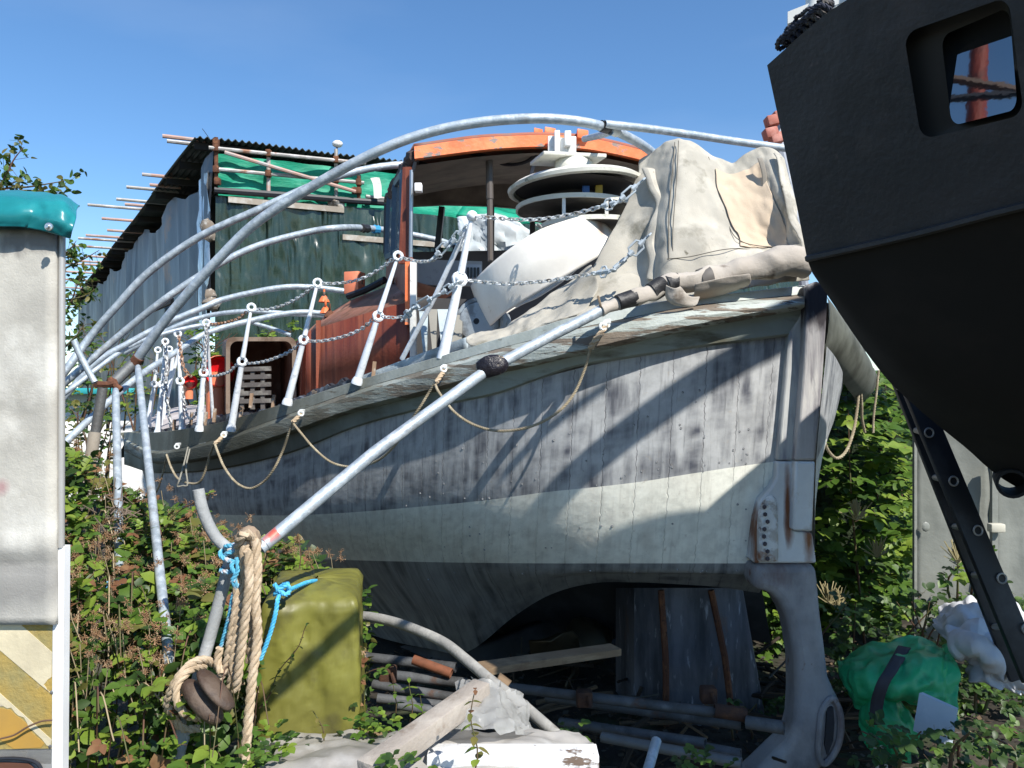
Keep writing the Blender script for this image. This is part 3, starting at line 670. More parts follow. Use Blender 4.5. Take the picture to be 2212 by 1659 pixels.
stanchion((543,664,5.5), (523,781,5.52), (500,922,5.6), .021)
stanchion((446,698,5.95), (440,805,5.95), (431,923,6.0), .021)
MB().tube([P(447,712,5.97), P(453,800,6.1), P(460,902,6.2)], .013, 8).build('stanchion_brace', WHP, boat)
stanchion((384,721,6.5), (389,823,6.5), (394,925,6.55), .021)
stanchion((357,738,7.0), (351,830,7.0), (341,932,7.0), .022)
stanchion((366,754,7.6), (356,835,7.6), (345,925,7.6), .02)
stanchion((341,756,7.4), (333,830,7.4), (320,915,7.4), .02)
MB().tube([P(374,768,8.0), P(366,830,8.0), P(352,905,8.0)], .018, 8).build('stanchion_brace', WHP, boat)
MB().tube([P(392,738,8.0), P(372,815,8.0), P(362,860,8.0)], .016, 8).build('stanchion_brace', WHP, boat)
# stays and shackles in the bow cluster
mb = MB(); m9 = MB()
mb.chain(PP([(357,745,6.9),(360,790,6.9),(358,840,6.9),(366,900,6.9),(372,925,6.9)], 6), .05, .007)
m9.chain(PP([(333,800,7.3),(345,812,7.2),(352,806,7.1)], 6), .04, .006)
mb.build('bow_chain', CHAINM, boat); m9.build('bow_chain', CHAINM, boat)

# chains between the stanchions
def chain(pts, mat=CHAINM, L=.034, r=.0045, name='chain'):
    return MB().chain(PP(pts, 8), L, r).build(name, mat, boat)
chain([(953,552,4.5),(930,563,4.55),(905,565,4.6),(880,560,4.66),(866,556,4.7)], L=.036)
chain([(872,684,4.62),(850,686,4.66),(825,684,4.7)], L=.036)
chain([(848,560,4.74),(815,585,4.85),(775,604,4.93),(730,612,5.02),(697,612,5.08)])
chain([(806,690,4.76),(780,711,4.85),(745,726,4.93),(700,736,5.02),(666,737,5.08)])
chain([(675,620,5.12),(650,640,5.2),(615,658,5.3),(580,668,5.4),(555,668,5.46)])
chain([(648,742,5.12),(625,760,5.2),(590,775,5.3),(560,783,5.4),(534,785,5.48)])
chain([(533,674,5.52),(515,688,5.6),(490,696,5.72),(465,700,5.85),(454,700,5.92)], CHAINR)
chain([(512,788,5.54),(495,803,5.64),(480,808,5.72),(465,812,5.8),(448,812,5.92)])
chain([(386,726,6.48),(391,760,6.48),(396,790,6.48),(404,806,6.48),(414,815,6.6)], CHAINR, .036, .0055)
chain([(391,828,6.5),(396,855,6.5),(403,893,6.45),(413,905,6.3),(425,890,6.2),(436,850,6.05),(440,812,5.98)])
chain([(445,703,5.93),(443,760,5.93),(440,800,5.93)])
chain([(1030,467,4.42),(1060,470,4.42),(1110,474,4.4),(1170,473,4.36),(1230,464,4.3),(1295,448,4.2)], L=.034, r=.005)
chain([(1012,606,4.4),(1050,610,4.38),(1100,613,4.34),(1170,608,4.28),(1230,600,4.2),(1290,590,4.12)], L=.034, r=.005)
chain([(1168,490,4.42),(1160,485,4.45)], L=.034)
# turnbuckles and hooks
def turnbuckle(a, b, w=.022):
    a, b = P(*a), P(*b); t = (b-a).normalized(); mb = MB(); p1, p2 = a.lerp(b, .25), a.lerp(b, .75); sd = t.cross(V((.3, -1, .2))).normalized()*w
    mb.tube([a, p1], .007, 6); mb.tube([p2, b], .007, 6)
    for s_ in (-1, 1): mb.tube([p1+sd*.2*s_, p1+sd*s_+t*.012, p2+sd*s_-t*.012, p2+sd*.2*s_], .006, 6)
    mb.lathe(p1-t*.012, t, [(.001, 0), (.014, 0), (.014, .03), (.001, .03)], 8); mb.lathe(p2-t*.018, t, [(.001, 0), (.014, 0), (.014, .03), (.001, .03)], 8)
    mb.torus(a-t*.012, sd, .014, .006, 8, 5); mb.torus(b+t*.012, sd, .014, .006, 8, 5)
    mb.build('turnbuckle', W('grey_turnbuckle', (.46, .52, .56), rough=.5, metal=.2), boat)
turnbuckle((1003,492,4.42), (972,530,4.46)); turnbuckle((975,517,4.47), (935,558,4.52)); turnbuckle((985,612,4.4), (950,636,4.45)); turnbuckle((945,638,4.45), (886,672,4.58), .026); turnbuckle((890,668,4.57), (872,688,4.62))
turnbuckle((1295,447,4.2), (1335,436,4.15), .03); turnbuckle((1330,440,4.1), (1385,392,4.1), .018); turnbuckle((1288,590,4.1), (1320,585,4.05), .03); turnbuckle((1322,584,4.05), (1356,556,4.05), .008); turnbuckle((1350,560,4.0), (1398,512,4.0), .028)
# ================================================================ ground
gm = MB()
def gz(x, y):
    z = -.33 + .05*nz((x, y, 0), .8) + .02*nz((x, y, 3), 4)
    if y > 6: z += -.02*(y-6)
    return z
xs = [-400, -120, -40]+[-20+i*.5 for i in range(81)]+[40, 120, 400]
ys = [-60, -20, -6]+[-2+i*.4 for i in range(66)]+[40, 90, 200, 600]
gm.grid([[V((x, y, gz(x, y) if abs(x) < 30 and y < 30 else -.9)) for x in xs] for y in ys])
GND = W('bare_soil', (.030, .024, .018), [((.09, .075, .055), 2.5, .5, .65), ((.03, .045, .015), 1.2, .5, .65), ((.16, .14, .11), 30, .66, .7)], rough=1, bump=[(3, .6), (25, .8)])
go = gm.build('ground', GND); tag(go, kind='structure')

# ================================================================ cloth helper
def surf(rows, nu=6, nv=6, wr=0, ws=3, seed=0, ridge=0):
    rr_ = [PP(r, nu) for r in rows]; nc = len(rr_[0])
    cols = [cr([rr_[i][j] for i in range(len(rr_))], nv) for j in range(nc)]
    g = [[V(cols[j][i]) for j in range(nc)] for i in range(len(cols[0]))]
    if wr or ridge:
        g2 = [[p.copy() for p in r] for r in g]
        for i in range(len(g)):
            for j in range(nc):
                a = g[min(i+1, len(g)-1)][j]-g[max(i-1, 0)][j]; b = g[i][min(j+1, nc-1)]-g[i][max(j-1, 0)]
                n = a.cross(b); n = n.normalized() if n.length > 1e-9 else V((0, -1, 0)); p = g[i][j]
                d = wr*(nz(p, ws, seed)+.5*nz(p, ws*2.3, seed+1)+.25*nz(p, ws*5, seed+2))
                if ridge: d += ridge*(1-2*abs(nz((p.x*1.0, p.y, p.z*.35), ws*2, seed+5)))+ridge*.45*(1-3*abs(nz((p.x+p.z*.4, p.y, p.z*.8-p.x*.3), ws*4, seed+6)))+ridge*.22*(1-3*abs(nz(p, ws*8, seed+7)))
                g2[i][j] = p+n*d
        g = g2
    return g

# ================================================================ scaffold-framed shed
CORN = P(457, 318, 10); sd = V((.92, .39, 0)).normalized(); ld = V((-.55, .835, 0)).normalized()
ZT = CORN.z
shed = thing('shed', (CORN.x, CORN.y, -.9), 'big sheeted shed with corrugated roof, green netting and scaffold tubes behind the boat', 'shed')
def SR(t, z, off=0): return V((CORN.x, CORN.y, 0))+sd*t+V((sd.y, -sd.x, 0))*off+V((0, 0, z))
def SL(t, z, off=0): return V((CORN.x, CORN.y, 0))+ld*t+V((-ld.y, ld.x, 0))*(off)+V((0, 0, z))
def onR(x, y, off=0):
    """spot of the photograph on the shed's right-hand face"""
    o = CAM; d = P(x, y, 1)-CAM; n = V((sd.y, -sd.x, 0)); k = (V((CORN.x, CORN.y, 0))+n*off-o).dot(n)/d.dot(n); return o+d*k
ROOFM = W('corrugated_roof', (.02, .03, .026), [((.035, .05, .045), 5, .5, .65), ((.12, .07, .045), 4, .62, .72)], rough=.6)
mb = MB(); gr_ = []
for v in range(21):
    row = []
    for k in range(0, 700):
        t = -.21+k*.0155; row.append(SR(t, ZT+.10+.018*math.sin(t*2*math.pi/.085)+.12*math.sin(v*.8)*.2, 0)+ld*(v*1.15-.06)+V((0, 0, .02*nz((t, v, 0), 1))))
    gr_.append(row)
mb.grid(gr_[:4]); 
mb.grid([[SR(-.21+k*.1, ZT+.10+.02*math.sin(v), 0)+ld*(v*1.15-.25+3.45-3.45) for k in range(0, 108)] for v in range(3, 21)])
mb.build('roof', ROOFM, shed, sharp=80, solid=.01)
# joists under the overhang
JO = W('roof_joist', (.02, .018, .016), rough=.9)
for v in range(0, 20):
    MB().beam(SR(-.19, ZT+.02)+ld*(v*1.0+.1), SR(.5, ZT+.03)+ld*(v*1.0+.1), .06, .09).build('roof_joist', JO, shed)
# grey-blue sheeting on the left face
GS = W('grey_blue_sheeting', (.11, .125, .15), [((.06, .07, .09), 1.2, .42, .62, (1, 1, .5)), ((.20, .21, .235), 3, .6, .72, (1.5, 1.5, .3)), ((.30, .16, .10), .9, .62, .68)], rough=.45, bump=[(1, .7, (2, 2, .3), .15, 'R')])
g = []
for i in range(15):
    row = []
    for j in range(90):
        t = j*.24; top = ZT-.03-.55*abs(nz((t, 0, 0), .35)); z = top+(-1-top)*i/14
        row.append(SL(t, z, -.02+.05*nz((t*3, z*.4, 0), 1)+.015*math.sin(t*9+nz((t, z, 0), .7)*3)+.10*nz((t*1.3, z*.25, 4), 1)))
    g.append(row)
MB().grid(g, flip=True).build('side_sheeting', GS, shed, sharp=60)
SILV = W('silver_edge_film', (.82, .83, .84), [((.40, .42, .44), 5, .52, .66), ((.75, .77, .8), 12, .6, .7)], rough=.25, metal=.3, bump=[(3, 1, (1, 1, .4), .12, 'R')])
g = [[SL(.62-.62*j/6+0, ZT-.3-(4.6*i/24), .03+.05*nz((j, i*.5, 0), .9)) for j in range(7)] for i in range(25)]
MB().grid(g, flip=True).build('edge_film', SILV, shed)
for a, b in (((328, 669), (372, 650)), ((372, 655), (410, 640))):
    pa = P(*a, 13.0); pb = P(*b, 12.0); MB().beam(pa, pb, .05, .09).build('batten', W('brown_batten', (.12, .085, .065), rough=.8), shed)
# right-hand face: shiny dark green sheeting with vertical crinkles
DG = W('dark_green_plastic', (.018, .036, .026), [((.035, .06, .045), 1.2, .5, .65, (3, 3, .3)), ((.03, .05, .04), 1.5, .55, .7)], rough=.26, spec=.7, bump=[(1.3, 1, (3, 3, .25), .18, 'R'), (4, 1, (3, 3, .4), .06, 'R')], rvar=.08)
g = []
for i in range(80):
    row = []
    for j in range(300):
        t = .05+j*.033; z = ZT-.62+(-1-(ZT-.62))*i/79
        fold = 1-2*abs(nz((t*2.6+.5*nz((t, z, 3), .8), z*.28, 0), 1.0)); f2 = 1-2*abs(nz((t*7, z*.9, 5), 1.0))
        f3 = 1-3*abs(nz((t*6+z*1.5, z*3.2, 8), 1.0)); row.append(SR(t, z, .035*fold+.012*f2+.014*f3+.05*nz((t, z, 9), .5)))
    g.append(row)
MB().grid(g).build('front_sheeting', DG, shed, sharp=70)
GN = W('bright_green_netting', (.015, .44, .27), [((.012, .30, .18), 2.5, .45, .6, (.5, .5, 2)), ((.06, .5, .33), 3, .55, .68), ((.008, .13, .085), 1.3, .62, .72)], rough=.55, bump=[(4, .5, (.5, .5, 2), .05)], sub=.3)
g = [[SR(.08+j*.09, ZT-.07-.55*i/12, -.02+.05*nz((j*.3, i*.2, 0), 1.2)) for j in range(110)] for i in range(13)]
MB().grid(g).build('netting', GN, shed)
SC = W('scaffold_tube', (.33, .32, .30), [((.46, .46, .46), 6, .5, .62), ((.26, .13, .08), 3, .58, .66)], rough=.6, metal=.3, bump=[(60, .2)])
SCP = W('pinkish_scaffold_tube', (.42, .27, .22), [((.38, .36, .35), 5, .5, .62)], rough=.7)
for i, (x1, y1, x2, y2, m, off) in enumerate([(451,319,790,353,SC,.14), (464,365,786,395,SC,.12), (485,329,768,414,SCP,.18), (467,297,467,390,RUST,.1), (580,327,580,424,SCP,.09), (726,322,726,438,SC,.09), (775,380,775,431,RUST,.1), (790,424,850,432,SC,.1)]):
    MB().tube([onR(x1, y1, off), onR(x2, y2, off)], .026, 8, hollow=.03).build('scaffold_tube', m, shed)
for x, y in ((467,320),(467,366),(580,331),(580,375),(726,345),(726,388),(775,394),(775,412),(467,308),(766,412),(470,392)):
    MB().box(onR(x, y, .13), (.035, 0, 0), (0, .04, 0), (0, 0, .045), bev=.012).build('coupler', RUST, shed)
MB().tube([onR(463, 411, .1), onR(620, 422, .09), onR(765, 434, .1), onR(830, 438, .1)], .045, 8).build('gutter', BLK, shed)
for a, b in (((493, 431), (743, 454)), ((740, 512), (960, 530))):
    MB().beam(onR(*a, .09), onR(*b, .09), .03, .075).build('batten', W('pale_batten', (.30, .26, .21), [((.42, .40, .36), 8, .5, .65)], rough=.8), shed)
# torn white rag and lumps at the corner
MB().grid(surf([[(800,385,10.6),(812,383,10.6),(820,384,10.6)],[(806,400,10.6),(815,400,10.6),(824,402,10.6)],[(808,428,10.6),(816,429,10.6),(824,427,10.6)]], 3, 4, .02, 6)).build('rag', W('white_rag', (.75,.73,.68), rough=.9), shed)
for x, y, s_ in ((450,490,.10),(452,508,.08),(455,640,.09),(457,655,.11),(722,437,.09),(733,442,.07)):
    MB().ball(onR(x, y, .05), s_, 9, wob=.22).build('cloth_knot', W('dirty_cloth', (.22, .18, .14), [((.5,.48,.44), 14, .5, .62)], rough=.95), shed)
fl = MB(); c = onR(729, 311, .1); fl.ball(c, .062, 12, sc=(1.2, 1, .8)); lamp = fl.build('lamp_head', W('white_lamp_housing', (.75, .75, .73), rough=.4), shed)
MB().tube([c+V((0, 0, -.03)), onR(725, 330, .1)], .012, 6).build('lamp_stem', BLK, shed)
for x1, y1, x2, y2 in ((365,297,430,303),(372,307,425,312),(319,378,372,383),(329,400,354,402),(288,406,350,411),(267,432,331,437),(281,442,328,446),(216,446,318,453),(236,473,300,478),(242,498,284,501),(203,510,270,514),(189,516,264,521),(177,533,254,537),(193,553,237,556),(181,563,225,567),(140,570,218,573),(140,586,207,590),(140,603,196,606),(168,614,193,616),(140,620,186,623),(120,635,178,638),(120,662,160,663)):
    D = 5450/(850-y2)*1.0; b = P(x2, y2, D+.1); L = (x2-x1)/FOC*D
    MB().tube([b+sd*.25, b-sd*L*1.12], .027, 8, hollow=.03).build('putlog_tube', SCP if (x1 % 3) else SC, shed)
# thin aerial
MB().tube([P(437,278,10), P(462,312,10)], .004, 5).build('aerial', BLK, shed)

# pale building and its turquoise edge far to the left
bg_ = thing('white_building', P(210, 1100, 13), 'sunlit white low building seen between the posts and vines on the left', 'building')
MB().box(P(230, 960, 13.6), (1.6, .4, 0), (-.1, .6, 0), (0, 0, .93), bev=.02).build('wall', W('white_render', (.82, .82, .80), [((.6, .58, .55), 4, .58, .7)], rough=.8, bump=[(9, .4)]), bg_)
MB().box(P(250, 845, 12.9), (1.7, .42, 0), (-.05, .2, 0), (0, 0, .05), bev=.02).build('fascia', W('turquoise_fascia', (.03, .33, .36), rough=.5), bg_)

# ================================================================ black boat on the right
A_, B_, C_ = P(1657,141,2.5), P(1743,558,2.6), P(2212,300,1.98)
npl = (B_-A_).cross(C_-A_).normalized()
if npl.y > 0: npl = -npl
def onD(x, y, off=0):
    d = P(x, y, 1)-CAM; k = (A_+npl*off-CAM).dot(npl)/d.dot(npl); return CAM+d*k
bb = thing('black_boat', (2.4, 3.6, -.3), 'black-hulled boat towering at the right edge with one rounded cabin window', 'boat')
BLH = W('matt_black_hull_paint', (.036, .034, .036), [((.022, .022, .024), 1.6, .4, .62), ((.055, .046, .045), 2.2, .56, .72), ((.08, .06, .055), 9, .66, .75)], rough=.5, bump=[(1.3, .4, (1, 1, 1), .06), (9, .25, (1, 1, 1), .01), (60, .2)])
BLL = W('black_bitumen', (.008, .008, .0085), [((.013, .012, .012), 4, .5, .65)], rough=.8)
win = rr(0, 0, 1, 1, .13, 6)
def wq(u, v, off, q): # bilinear quad
    (a, b, c, d) = q; x = (a[0]*(1-u)+b[0]*u)*(1-v)+(d[0]*(1-u)+c[0]*u)*v; y = (a[1]*(1-u)+b[1]*u)*(1-v)+(d[1]*(1-u)+c[1]*u)*v; return onD(x, y, off)
QO = ((1952,72),(2178,-8),(2212,248),(1990,302)); QI = ((2033,78),(2180,15),(2198,236),(2056,272))
out = [(1657,141),(1695,107),(1740,66),(1790,25),(1829,0),(1900,-33),(2050,-89),(2300,-199),(2900,-560),(3000,240),(2600,355),(2212,444),(1980,504),(1743,558),(1722,450),(1693,310)]
bm = bmesh.new()
vo = [bm.verts.new(onD(*p)) for p in out]; vi = [bm.verts.new(wq(u, v, 0, QO)) for u, v in win]
ed = [bm.edges.new((vo[i], vo[(i+1) % len(vo)])) for i in range(len(vo))]+[bm.edges.new((vi[i], vi[(i+1) % len(vi)])) for i in range(len(vi))]
bmesh.ops.triangle_fill(bm, use_beauty=True, use_dissolve=False, edges=ed)
bm.verts.index_update(); mb = MB(); mb.add([v.co for v in bm.verts], [[v.index for v in f.verts] for f in bm.faces], 0, flat=True); bm.free()
# shell going back from the face: deck, ends, bottom
tip = onD(1657,141)
def backp(p):
    s_ = math.hypot(p.x-tip.x, p.y-tip.y)*1.9; x = tip.x+.993*s_+.06; return V((x, tip.y+.115*s_+.06+min(.95, 1.3*max(0, x-tip.x-1.2)), p.z))  # unseen side bulged to throw its shadow on the lifeboat and ladder
oo = [onD(*p) for p in out]
mb.grid([oo, [backp(p) for p in oo]], 0, closed=True, flat=True)
hb = mb.build('topside', BLH, bb)
# recess of the window
r1_ = [wq(u, v, 0, QO) for u, v in win]; r2_ = [wq(u, v, -.05, QO) for u, v in win]; r3_ = [wq(u, v, -.055, QI) for u, v in win]; r4_ = [wq(u, v, -.115+.10*v, QI) for u, v in win]
mb = MB(); mb.grid([r1_, r2_, r3_, r4_], closed=True)
wfr = mb.build('window', W('window_rubber', (.018, .018, .018), rough=.5), bb, sharp=30)
GL2 = W('dark_reflecting_glass', (.012, .016, .02), rough=.02, spec=1.0, bump=[(2, .03)], ior=2.3)
mb = MB(); mb.add([wq(u, v, -.11+.10*v, QI) for u, v in win], [list(range(len(win)))], flat=True); mb.build('pane', GL2, wfr)
# lower hull tucked in under the chine
def oD(x, y): return (x, y, (onD(x, y)-CAM).dot(V((0, _c, _s))))
top_ = [oD(1743,558),oD(1850,532),oD(1980,504),oD(2212,444),oD(2600,355),oD(3000,240)]
mid_ = [(1748,572,2.62),(1872,700,2.64),(1990,790,2.64),(2230,850,2.5),(2600,900,2.3),(3000,900,2.1)]
bot_ = [(1755,590,2.65),(1885,780,2.85),(1960,862,2.95),(2080,962,3.03),(2212,1062,3.1),(2600,1250,3.1)]
k2 = PP(bot_, 5); 
g = surf([top_, mid_, bot_], 5, 5)
mb = MB(); mb.grid(g); mb.grid([g[-1], [V((p.x+.5, p.y+.25, p.z+.25)) for p in g[-1]], [backp(p) for p in g[0]]])
mb.build('lower_hull', BLL, bb, sharp=40)
mb = MB(); mb.tube([onD(x, y, .012) for x, y in cr([(1743,559),(1980,505),(2212,445),(2600,356),(3000,241)], 4)], .012, 6); mb.build('rubbing_strip', BLH, bb)
c = P(2187, 1046, 2.98); MB().lathe(c, (-.45, -.85, -.1), [(.045, -.15), (.045, .0), (.056, .0), (.056, -.15)], 20).build('outlet_pipe', BLL, bb)
# mooring bollards on its deck
BOW = W('white_bollard_paint', (.72, .72, .68), [((.4, .38, .33), 8, .6, .7)], rough=.5)
mb = MB(); c = P(1768, 26, 2.56); mb.lathe(c, (0, 0, 1), [(.05, -.05), (.05, .0), (.04, .02), (.04, .12), (.055, .15), (.04, .18), (.001, .19)], 16); mb.lathe(P(1808, 12, 2.56), (0, 0, 1), [(.05, -.06), (.05, .0), (.04, .02), (.04, .12), (.001, .13)], 16)
mb.box(P(1790, 22, 2.58), (.12, -.05, .03), (.02, .06, 0), (0, 0, .02)); mb.build('bollard', BOW, bb)
# unseen poles added over its deck to cast shadow bands on the lifeboat's quarter
def shadow_pole(a, b, r_, e0=.35, e1=.6):
    a = V(a)+S*3.6; b = V(b)+S*3.6; d = (a-b); MB().tube([b-d*e0, a+d*e1], r_, 10).build('shadow_pole', BLL, bb)
shadow_pole(P(1580,780,3.93), P(1060,1235,4.35), .062, .12)
shadow_pole(P(1620,765,3.93), P(1190,1085,4.15), .016, .15)
shadow_pole(P(1250,870,3.97), P(990,1200,4.6), .02, .1)
a_ = P(760,1350,3.05)+S*3.2; b_ = P(545,1527,2.9)+S*3.2  # unseen pole added to lay a diagonal shadow on the olive box
tag(MB().tube([b_, a_, a_+(a_-b_)*2.6], .026, 10).build('box_shadow_pole', W('box_shadow_wood', (.2,.15,.1), rough=.7)), 'unseen pole added above the frame to cast a shadow on the olive box', 'box_shadow_pole')
q = random.Random(2); mb = MB()
for k in range(5):
    pts = [V(onD(x, y, -.04-.03*(k % 2)))+V((q.uniform(-.02, .02), q.uniform(-.02, .02), .012+.012*(k % 3))) for x, y in cr([(1694,104),(1712,84),(1730,62),(1755,48),(1775,34),(1792,22)], 4)]
    mb.rope(pts, .007, 4)
for k in range(7):
    c = V(onD(1700+k*13, 98-k*11, -.03)); mb.rope([c+V((.03*math.cos(a), .03*math.sin(a), .01*math.sin(a*2)+.008)) for a in [i*.5 for i in range(14)]], .008, 4)
tag(mb.build('mooring_rope', W('dark_blue_rope', (.035, .038, .055), [((.12, .11, .10), 20, .5, .65)], rough=.95)), 'dark blue mooring rope heaped on the top edge of the black boat', 'rope')

# red mast and lattice that its window mirrors (stands outside the picture, left of it)
mc = V((-12.5, .9, -.4)); cr_ = thing('mast_crane', mc, 'rusty red steel mast with lattice braces mirrored in the black boat window', 'mast')
MR = W('rusty_red_steel', (.28, .05, .03), [((.13, .03, .02), 3, .5, .65)], rough=.6)
MB().tube([mc, mc+V((0, .1, 20))], .16, 12).build('mast', MR, cr_)
MB().beam(mc+V((1.5, 1.2, 0)), mc+V((1.5, 1.3, 10.2)), .9, .5).build('housing', MR, cr_)
for k in range(7):
    a = mc+V((.6, -5.5, 7.4+k*1.5)); b = mc+V((.8, 6.0, 10.9+k*1.3-(k % 2)*3.4)); MB().tube([a, b], .08, 6).build('lattice_brace', BLK if k % 2 else W('brown_steel', (.10, .06, .04), rough=.6), cr_)
MB().tube([mc+V((.7, .2, 12.5)), mc+V((.9, 2.0, 7.4))], .08, 6).build('boom_strut', W('cream_steel', (.5, .46, .36), rough=.6), cr_)

# grey bar with pinkish clamps standing beside the black boat
cb_ = thing('clamped_mast', P(1700, 700, 5.6), 'grey ribbed bar with faded red clamps poking out beside the black boat', 'mast')
MB().tube([P(1672,262,5.6), P(1712,430,5.5), P(1740,640,5.5)], .035, 8).build('bar', W('ribbed_grey_bar', (.30,.32,.36), [((.5,.52,.56), 9, .5, .6)], rough=.5), cb_)
MB().tube([P(1684,262,5.65), P(1726,430,5.55)], .02, 8).build('bar', W('dark_ribbed_bar', (.12,.13,.16), rough=.5), cb_)
CL = W('faded_red_clamp', (.42, .14, .10), [((.55, .25, .2), 9, .5, .65)], rough=.7)
for x, y in ((1668,262),(1684,252),(1664,289),(1676,300)):
    MB().box(P(x, y, 5.5), (.045, 0, .01), (0, .05, 0), (-.01, 0, .035), bev=.012).build('clamp', CL, cb_)

# ================================================================ trailer at the left edge
tr_ = thing('trailer', (-2.2, 2.6, -.35), 'dirty pale grey box trailer with teal cover and peeling hazard stripes', 'trailer')
DT = 2.2
def T(x, y, o=0): return P(x, y, DT-o)
TRM = W('grimy_shadowed_panel', (.56, .535, .47), [((.40, .38, .335), 2.2, .42, .62), ((.66, .64, .58), 3.5, .52, .7), ((.22, .19, .17), 5, .66, .74, (2, 2, .35)), ('spot', (.20, .185, .17), tuple(P(90, 520, 2.2)), (.16, .4, .05), .6, 20), ('spot', (.28, .27, .25), tuple(P(20, 1250, 2.2)), (.5, .4, .14), .8, 5), ('spot', (.42, .27, .26), tuple(P(14, 1050, 2.2)), (.022, .4, .028), .9, 14)], rough=.55, bump=[(5, .2, (1, 1, 1), .03), (160, .16)])  # grime, plus the cover's shadow painted as a dark spot below its edge
g = []
for i in range(50):
    row = []
    for j in range(24):
        x = -420+548*j/23; y = 495+(1345-495)*i/49; p = T(x, y)
        p.y += .010*math.exp(-((x-50)**2/500+(y-900)**2/200))+.012*math.exp(-((x-60)**2/9000+(y-1215)**2/500))-.008*math.exp(-((x-20)**2/9000+(y-1180)**2/400))+.01*math.exp(-((x-35)**2/80+(y-1468)**2/400))
        row.append(p)
    g.append(row)
MB().grid(g).build('side_panel', TRM, tr_, solid=.02, sharp=60)
MB().prism([T(-420, 470), T(120, 470), T(116, 1650), T(-420, 1650)], V((-1.6, 2.0, 0))).build('box_body', TRM, tr_)
MB().tube([T(134, 500), T(133, 900), T(132, 1182)], .0095, 10).build('corner_post', W('aluminium_edge', (.45, .44, .42), [((.3, .29, .27), 12, .55, .7, (1, 1, .2))], rough=.45, metal=.4), tr_)
MB().prism([T(115,1181,.004), T(139,1181,.004), T(134,1800,.004), T(111,1800,.004)], V((0, .03, 0))).build('corner_guard', W('white_plastic_strip', (.84, .84, .84), rough=.35), tr_)
YEL = W('lichen_yellow_paint', (.42, .29, .075), [((.30, .25, .10), 6, .42, .6), ((.52, .47, .37), 5, .56, .7), ((.50, .30, .03), 9, .6, .7)], rough=.8, bump=[(60, .4)])
CRM = W('cream_reflective_film', (.66, .58, .40), [((.55, .48, .33), 6, .5, .65), ((.35, .31, .24), 18, .66, .73)], rough=.6, bump=[(40, .2)])
ORY = W('bare_ochre', (.50, .29, .06), [((.42, .25, .06), 7, .5, .65)], rough=.7)
hz_ = MB().prism([T(-420,1345,.003), T(113,1345,.003), T(112,1617,.003), T(-420,1625,.003)], V((0, .02, 0))).build('hazard_panel', YEL, tr_)
def jag(pts, amp, n, sd_):
    q = random.Random(sd_); out = []
    for a, b in zip(pts, pts[1:]):
        for k in range(n): t = k/n; out.append((a[0]+(b[0]-a[0])*t+q.uniform(-amp, amp), a[1]+(b[1]-a[1])*t+q.uniform(-amp, amp)))
    out.append(pts[-1]); return out
for poly in ([(-100,1262),(0,1345),(42,1347),(112,1409)]+jag([(112,1462),(104,1468),(95,1480),(100,1492),(112,1500)], 2, 2, 3)+[(85,1477),(0,1405),(-100,1325)],
             [(-100,1412),(0,1498),(111,1598)]+jag([(110,1616),(98,1608),(70,1578),(50,1552),(22,1531),(0,1526)], 3, 3, 4)+[(-100,1460)]):
    MB().prism([T(x, max(y, 1346), .0045) for x, y in poly], V((0, .0015, 0))).build('hazard_stripe', CRM, hz_)
MB().prism([T(x, y, .0043) for x, y in [(-100,1462),(0,1530)]+jag([(22,1534),(50,1555),(68,1582),(96,1606)], 2, 2, 9)+[(88,1615),(30,1618),(0,1598),(-100,1520)]], V((0, .001, 0))).build('bare_patch', ORY, hz_)
MB().prism([T(-420,1627), T(112,1618), T(108,1800), T(-420,1800)], V((0, .03, 0))).build('lower_panel', W('grey_lower_panel', (.33, .33, .32), [((.22, .21, .2), 5, .5, .65)], rough=.6), tr_)
MB().tube([T(x, y, .012) for x, y in cr([(-60,1655),(-20,1642),(20,1638),(60,1641),(82,1650),(92,1668)], 4)], .005, 8).build('arch_rim', BLK, tr_)
MB().prism([T(x, y, .01) for x, y in [(-60,1660),(0,1648),(60,1650),(85,1672),(85,1760),(-60,1760)]], V((0, .004, 0))).build('arch_lining', W('rusty_arch', (.12, .05, .03), rough=.9), tr_)
MB().tube([T(x, y, .02) for x, y in cr([(0,1596),(30,1588),(60,1570),(90,1558),(112,1556)], 4)], .0028, 6).build('dead_stem', W('brown_stem', (.14, .08, .05), rough=.9), tr_)
for x, y, r_ in ((85,650,4),(112,1496,4),(108,1612,4)):
    MB().ball(T(x, y, .003), r_/FOC*DT, 8, sc=(1, .5, 1.2), wob=.2).build('rivet', RUST if y < 700 else W('dull_rivet', (.3, .3, .3), rough=.4, metal=.6), tr_)
MB().box(T(12, 524, .01), (.02, 0, 0), (0, .008, 0), (0, 0, .016), bev=.003).build('latch_plate', W('latch_grey', (.33, .33, .31), rough=.6), tr_)
MB().tube([T(109, y, .0) for y in (1245,1280,1300,1330,1343)], [.003, .006, .008, .007, .005], 7).build('rust_edge', RUST, tr_)
TEALC = W('teal_vinyl', (.012, .19, .21), [((.02, .26, .28), 3, .5, .68), ((.01, .12, .14), 5, .55, .7)], rough=.32, bump=[(2.5, .6, (1.5, 1, 1), .05, 'R')], rvar=.06)
cv = surf([[(-420,422,2.7),(0,418,2.65),(80,420,2.65),(140,430,2.6),(168,452,2.5)],
           [(-420,428,2.25),(0,425,2.22),(80,428,2.22),(132,434,2.22),(164,455,2.25)],
           [(-420,455,2.12),(0,452,2.13),(80,460,2.14),(130,466,2.14),(160,486,2.16)],
           [(-420,490,2.14),(0,489,2.14),(64,492,2.15),(122,507,2.15),(153,516,2.17)]], 8, 6, .008, 7, 4, .006)
cvr = MB().grid(cv).build('roof_cover', TEALC, tr_, solid=.004, sub=1)
